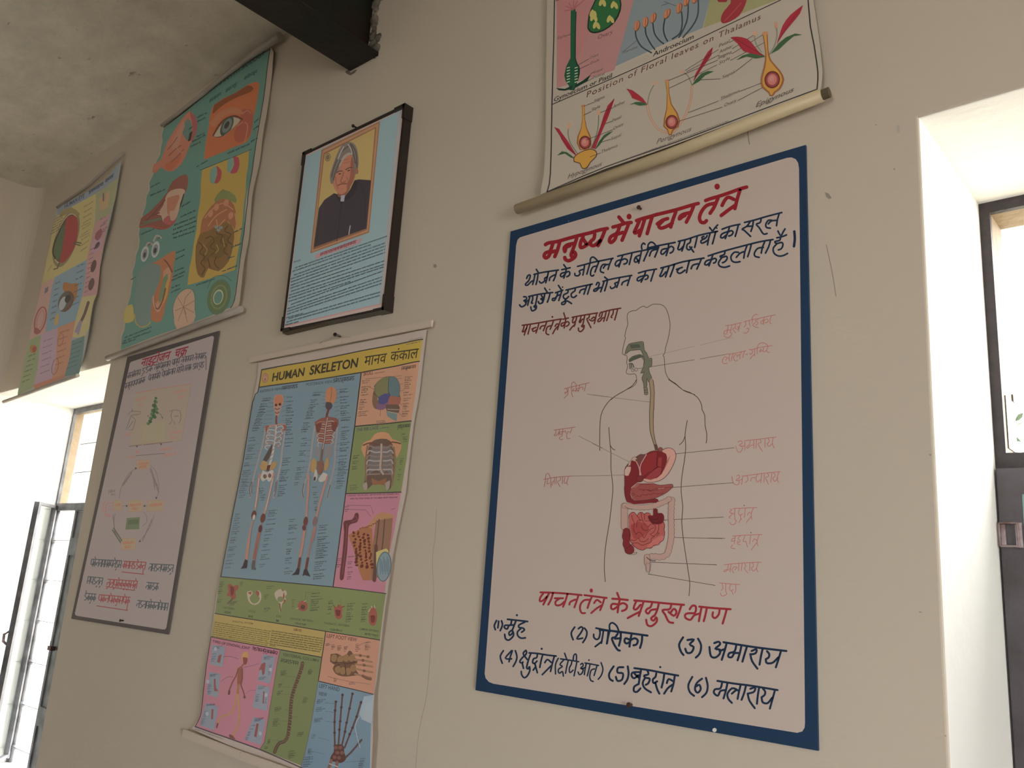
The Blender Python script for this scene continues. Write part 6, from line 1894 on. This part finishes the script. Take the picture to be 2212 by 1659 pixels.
for a, b in (((700, 1190), (820, 1130)), ((640, 1480), (790, 1400)), ((620, 1540), (740, 1480)), ((600, 1330), (640, 1300)), ((1380, 1250), (1440, 1200)), ((1370, 1330), (1430, 1290)), ((1340, 1480), (1420, 1430)), ((1060, 1620), (1320, 1510)), ((700, 1240), (800, 1190)), ((690, 1420), (780, 1380))):
    P.micro(a, b, 22, Pc, 7)
P.build('sheet', M_paper, c3)
rod(((349, 271), (383, 246), (414, 222), (441, 200), (468, 177), (499, 153), (531, 128), (568, 102), (605, 78)), [0.006, 0.007, 0.007, 0.008, 0.008, 0.009, 0.010, 0.012, 0.014], c3, M_greyrod, None, 0.028)
rod(((232, 774), (320, 742), (420, 705), (520, 668)), 0.0105, c3, M_greyrod, None, 0.024)

# ================================================================== HUMAN EYE CHART (far left)
c4 = chart(on_y(150, 600, 0), 'long pastel human eye chart hanging in the corner over the far window')
P = Print(0.014, (126, 116, 104),
          (lambda x: 0.003 * math.sin(x * 9.0), lambda z: 0.010 * bump(z, 2.20, 0.07) + 0.003 * math.sin(z * 16.0), -4.45, -3.4, 2.05, 3.3, 0.02))
P.frame(20, 420, 2.164)
E_ = (124, 124, 122)
P.sheet('222,70 236,58 370,-14 450,-70 523,-160 520,-130 508,-60 495,20 470,130 440,250 415,380 395,500 375,620 352,740 325,838 260,862 120,915 38,946 50,880 66,800 90,690 110,590 135,500 150,420 170,330 190,240 205,150', E_)
HB_, YW, PKp, BLp, RS, TLp, LI, GRp = (112, 120, 130), (150, 138, 96), (148, 116, 116), (108, 126, 138), (152, 112, 104), (96, 118, 118), (138, 116, 128), (114, 122, 94)
P.poly('222,68 236,58 370,-14 450,-70 520,-155 508,-75 405,-5 228,100', HB_)
P.text('HUMAN EYE', (258, 66), (350, 14), 20, (66, 72, 96), 0.02, 1.0, 0.0, (0.12, -1.0))
P.script((372, -14), (440, -58), 14, (76, 82, 104), 4, 5)
P.script((450, -66), (490, -98), 14, (76, 82, 104), 4, 3)
P.poly('226,98 405,-4 400,130 385,210 362,305 215,385 150,422 170,330 190,240 205,150', YW)
P.poly('405,-4 508,-78 495,20 470,90 402,135', (124, 124, 98))
P.poly('420,20 470,-20 462,60 424,80', (150, 128, 100))
P.poly('402,132 472,88 440,250 424,340 410,470 340,490 362,305 385,210', PKp)
P.poly('388,215 440,200 424,260 380,280', (142, 116, 128))
P.poly('215,388 362,305 340,480 310,588 170,645 185,520 200,430', BLp)
P.poly('150,422 215,388 200,430 185,520 170,645 95,680 110,590 135,500', (150, 122, 116))
P.poly('340,480 410,468 395,500 375,620 352,668 295,668 312,580', (148, 138, 102))
P.poly('95,680 150,655 140,730 118,900 40,940 66,800', GRp)
P.poly('150,655 228,622 222,720 205,860 112,905 140,730', LI)
P.poly('228,622 310,588 292,680 262,845 200,868 222,720', (150, 110, 90))
P.poly('292,684 352,660 325,838 258,852', TLp)
P.poly('112,892 205,858 262,842 258,856 120,910', (152, 104, 84))
# big eyeball
P.disc(266, 208, 52, (118, 110, 84), 138, 17, 28)
P.disc(264, 205, 46, (150, 140, 118), 122, 17, 28)
P.disc(264, 205, 42, (96, 82, 66), 116, 17, 28)
P.poly('268,110 306,98 322,130 318,200 300,260 262,312 236,318 248,260 258,180', (146, 66, 66), 2)
P.poly('262,140 258,190 246,260 232,306 212,290 206,250 222,200 244,160', (86, 100, 78), 2)
P.line('240,160 214,220 204,270 216,300', 7, (72, 64, 50), 3)
P.line('236,318 225,345 210,350|300,230 330,238|306,222 336,228', 6, (100, 86, 62), 1)
P.poly('240,80 290,60 330,90 320,100 280,86 236,110', (128, 116, 82), 2)
Mc = (112, 104, 84)
for k in range(6):
    P.micro((215 - k * 4, 118 + k * 14), (250 - k * 3, 98 + k * 13), 6, Mc, 2)
for k in range(9):
    P.micro((350 - k * 2, 60 + k * 26), (392 - k * 3, 36 + k * 26), 6, (140, 118, 76), 2)
P.line('335,150 380,130|330,200 375,180|200,330 180,360', 2, Mc, 1)
# little eye pictures down the right margin
P.poly('432,10 446,-12 452,16 440,34', (136, 116, 104), 2)
P.line('440,-5 440,30', 5, (92, 80, 74), 1)
P.poly('405,180 430,158 434,185 416,215 400,205', (136, 84, 92), 2)
P.disc(412, 238, 9, (104, 80, 84), 18, 30)
P.line('398,255 420,225', 5, (80, 62, 70), 1)
P.disc(394, 335, 12, (100, 72, 68), 30, 15)
P.disc(384, 420, 13, (98, 76, 76), 30, 15)
P.line('370,505 352,560 335,595', 13, (98, 78, 76), 3)
P.line('335,595 322,650|330,600 312,640', 12, (120, 108, 122), 1)
for k in range(10):
    P.micro((378 - k * 3, 262 + k * 22), (396 - k * 3, 252 + k * 22), 5, (124, 92, 96), 1.8)
for k in range(5):
    P.micro((425 + k % 2 * 14, 120 + k * 16), (450 + k % 2 * 8, 106 + k * 16), 6, (120, 88, 110), 2)
# middle picture
P.poly('250,440 256,410 290,418 320,415 318,455 306,500 280,490 262,465', (152, 106, 70), 2)
P.disc(265, 500, 34, (92, 88, 88), 52, 24, 22)
P.disc(250, 510, 15, (150, 154, 158), 34, 20)
P.disc(274, 488, 13, (70, 64, 62), 20, 24)
P.line('282,460 300,480 286,520 260,545', 9, (108, 74, 60), 3)
P.poly('215,570 232,555 228,605 210,610', (154, 128, 84), 2)
for k in range(7):
    P.micro((216 - k * 4, 420 + k * 28), (238 - k * 4, 410 + k * 28), 6, (84, 96, 108), 2)
    P.micro((318 - k * 4, 340 + k * 30), (350 - k * 4, 325 + k * 30), 6, (84, 96, 108), 2)
# left column
P.poly('168,440 184,430 180,455 164,465', (104, 96, 108))
P.ring(146, 585, 24, 60, 6, (138, 84, 80), 14)
P.ring(146, 585, 15, 44, 4, (150, 100, 94), 14)
P.poly('120,620 150,640 130,655 115,645', (136, 84, 80), 2)
P._add([P._disc((112, 722), 16, 20, 12)], (150, 112, 70))
P._add([P._disc((118, 724), 10, 16, 12, 20)], (148, 74, 62))
P.ring(215, 805, 14, 38, 3, (134, 90, 74), 12)
P.ring(240, 680, 12, 30, 3, (138, 94, 78), 12)
for k in range(6):
    P.micro((160 - k * 3, 690 + k * 30), (205 - k * 3, 672 + k * 30), 6, (120, 96, 112), 2)
    P.micro((296 - k * 5, 705 + k * 22), (342 - k * 5, 688 + k * 22), 6, (74, 98, 102), 2)
    P.micro((90 - k * 6, 760 + k * 24), (125 - k * 6, 746 + k * 24), 6, (92, 98, 74), 2)
    P.micro((236 - k * 4, 650 + k * 30), (280 - k * 5, 634 + k * 30), 6, (138, 92, 76), 2)
P.build('sheet', M_paper, c4)
rod(((8, 868), (60, 850), (120, 828), (168, 811)), 0.0075, c4, M_greyrod, None, 0.026)
rod(((124, 448), (190, 402), (266, 330)), 0.0065, c4, M_greyrod, None, 0.016)
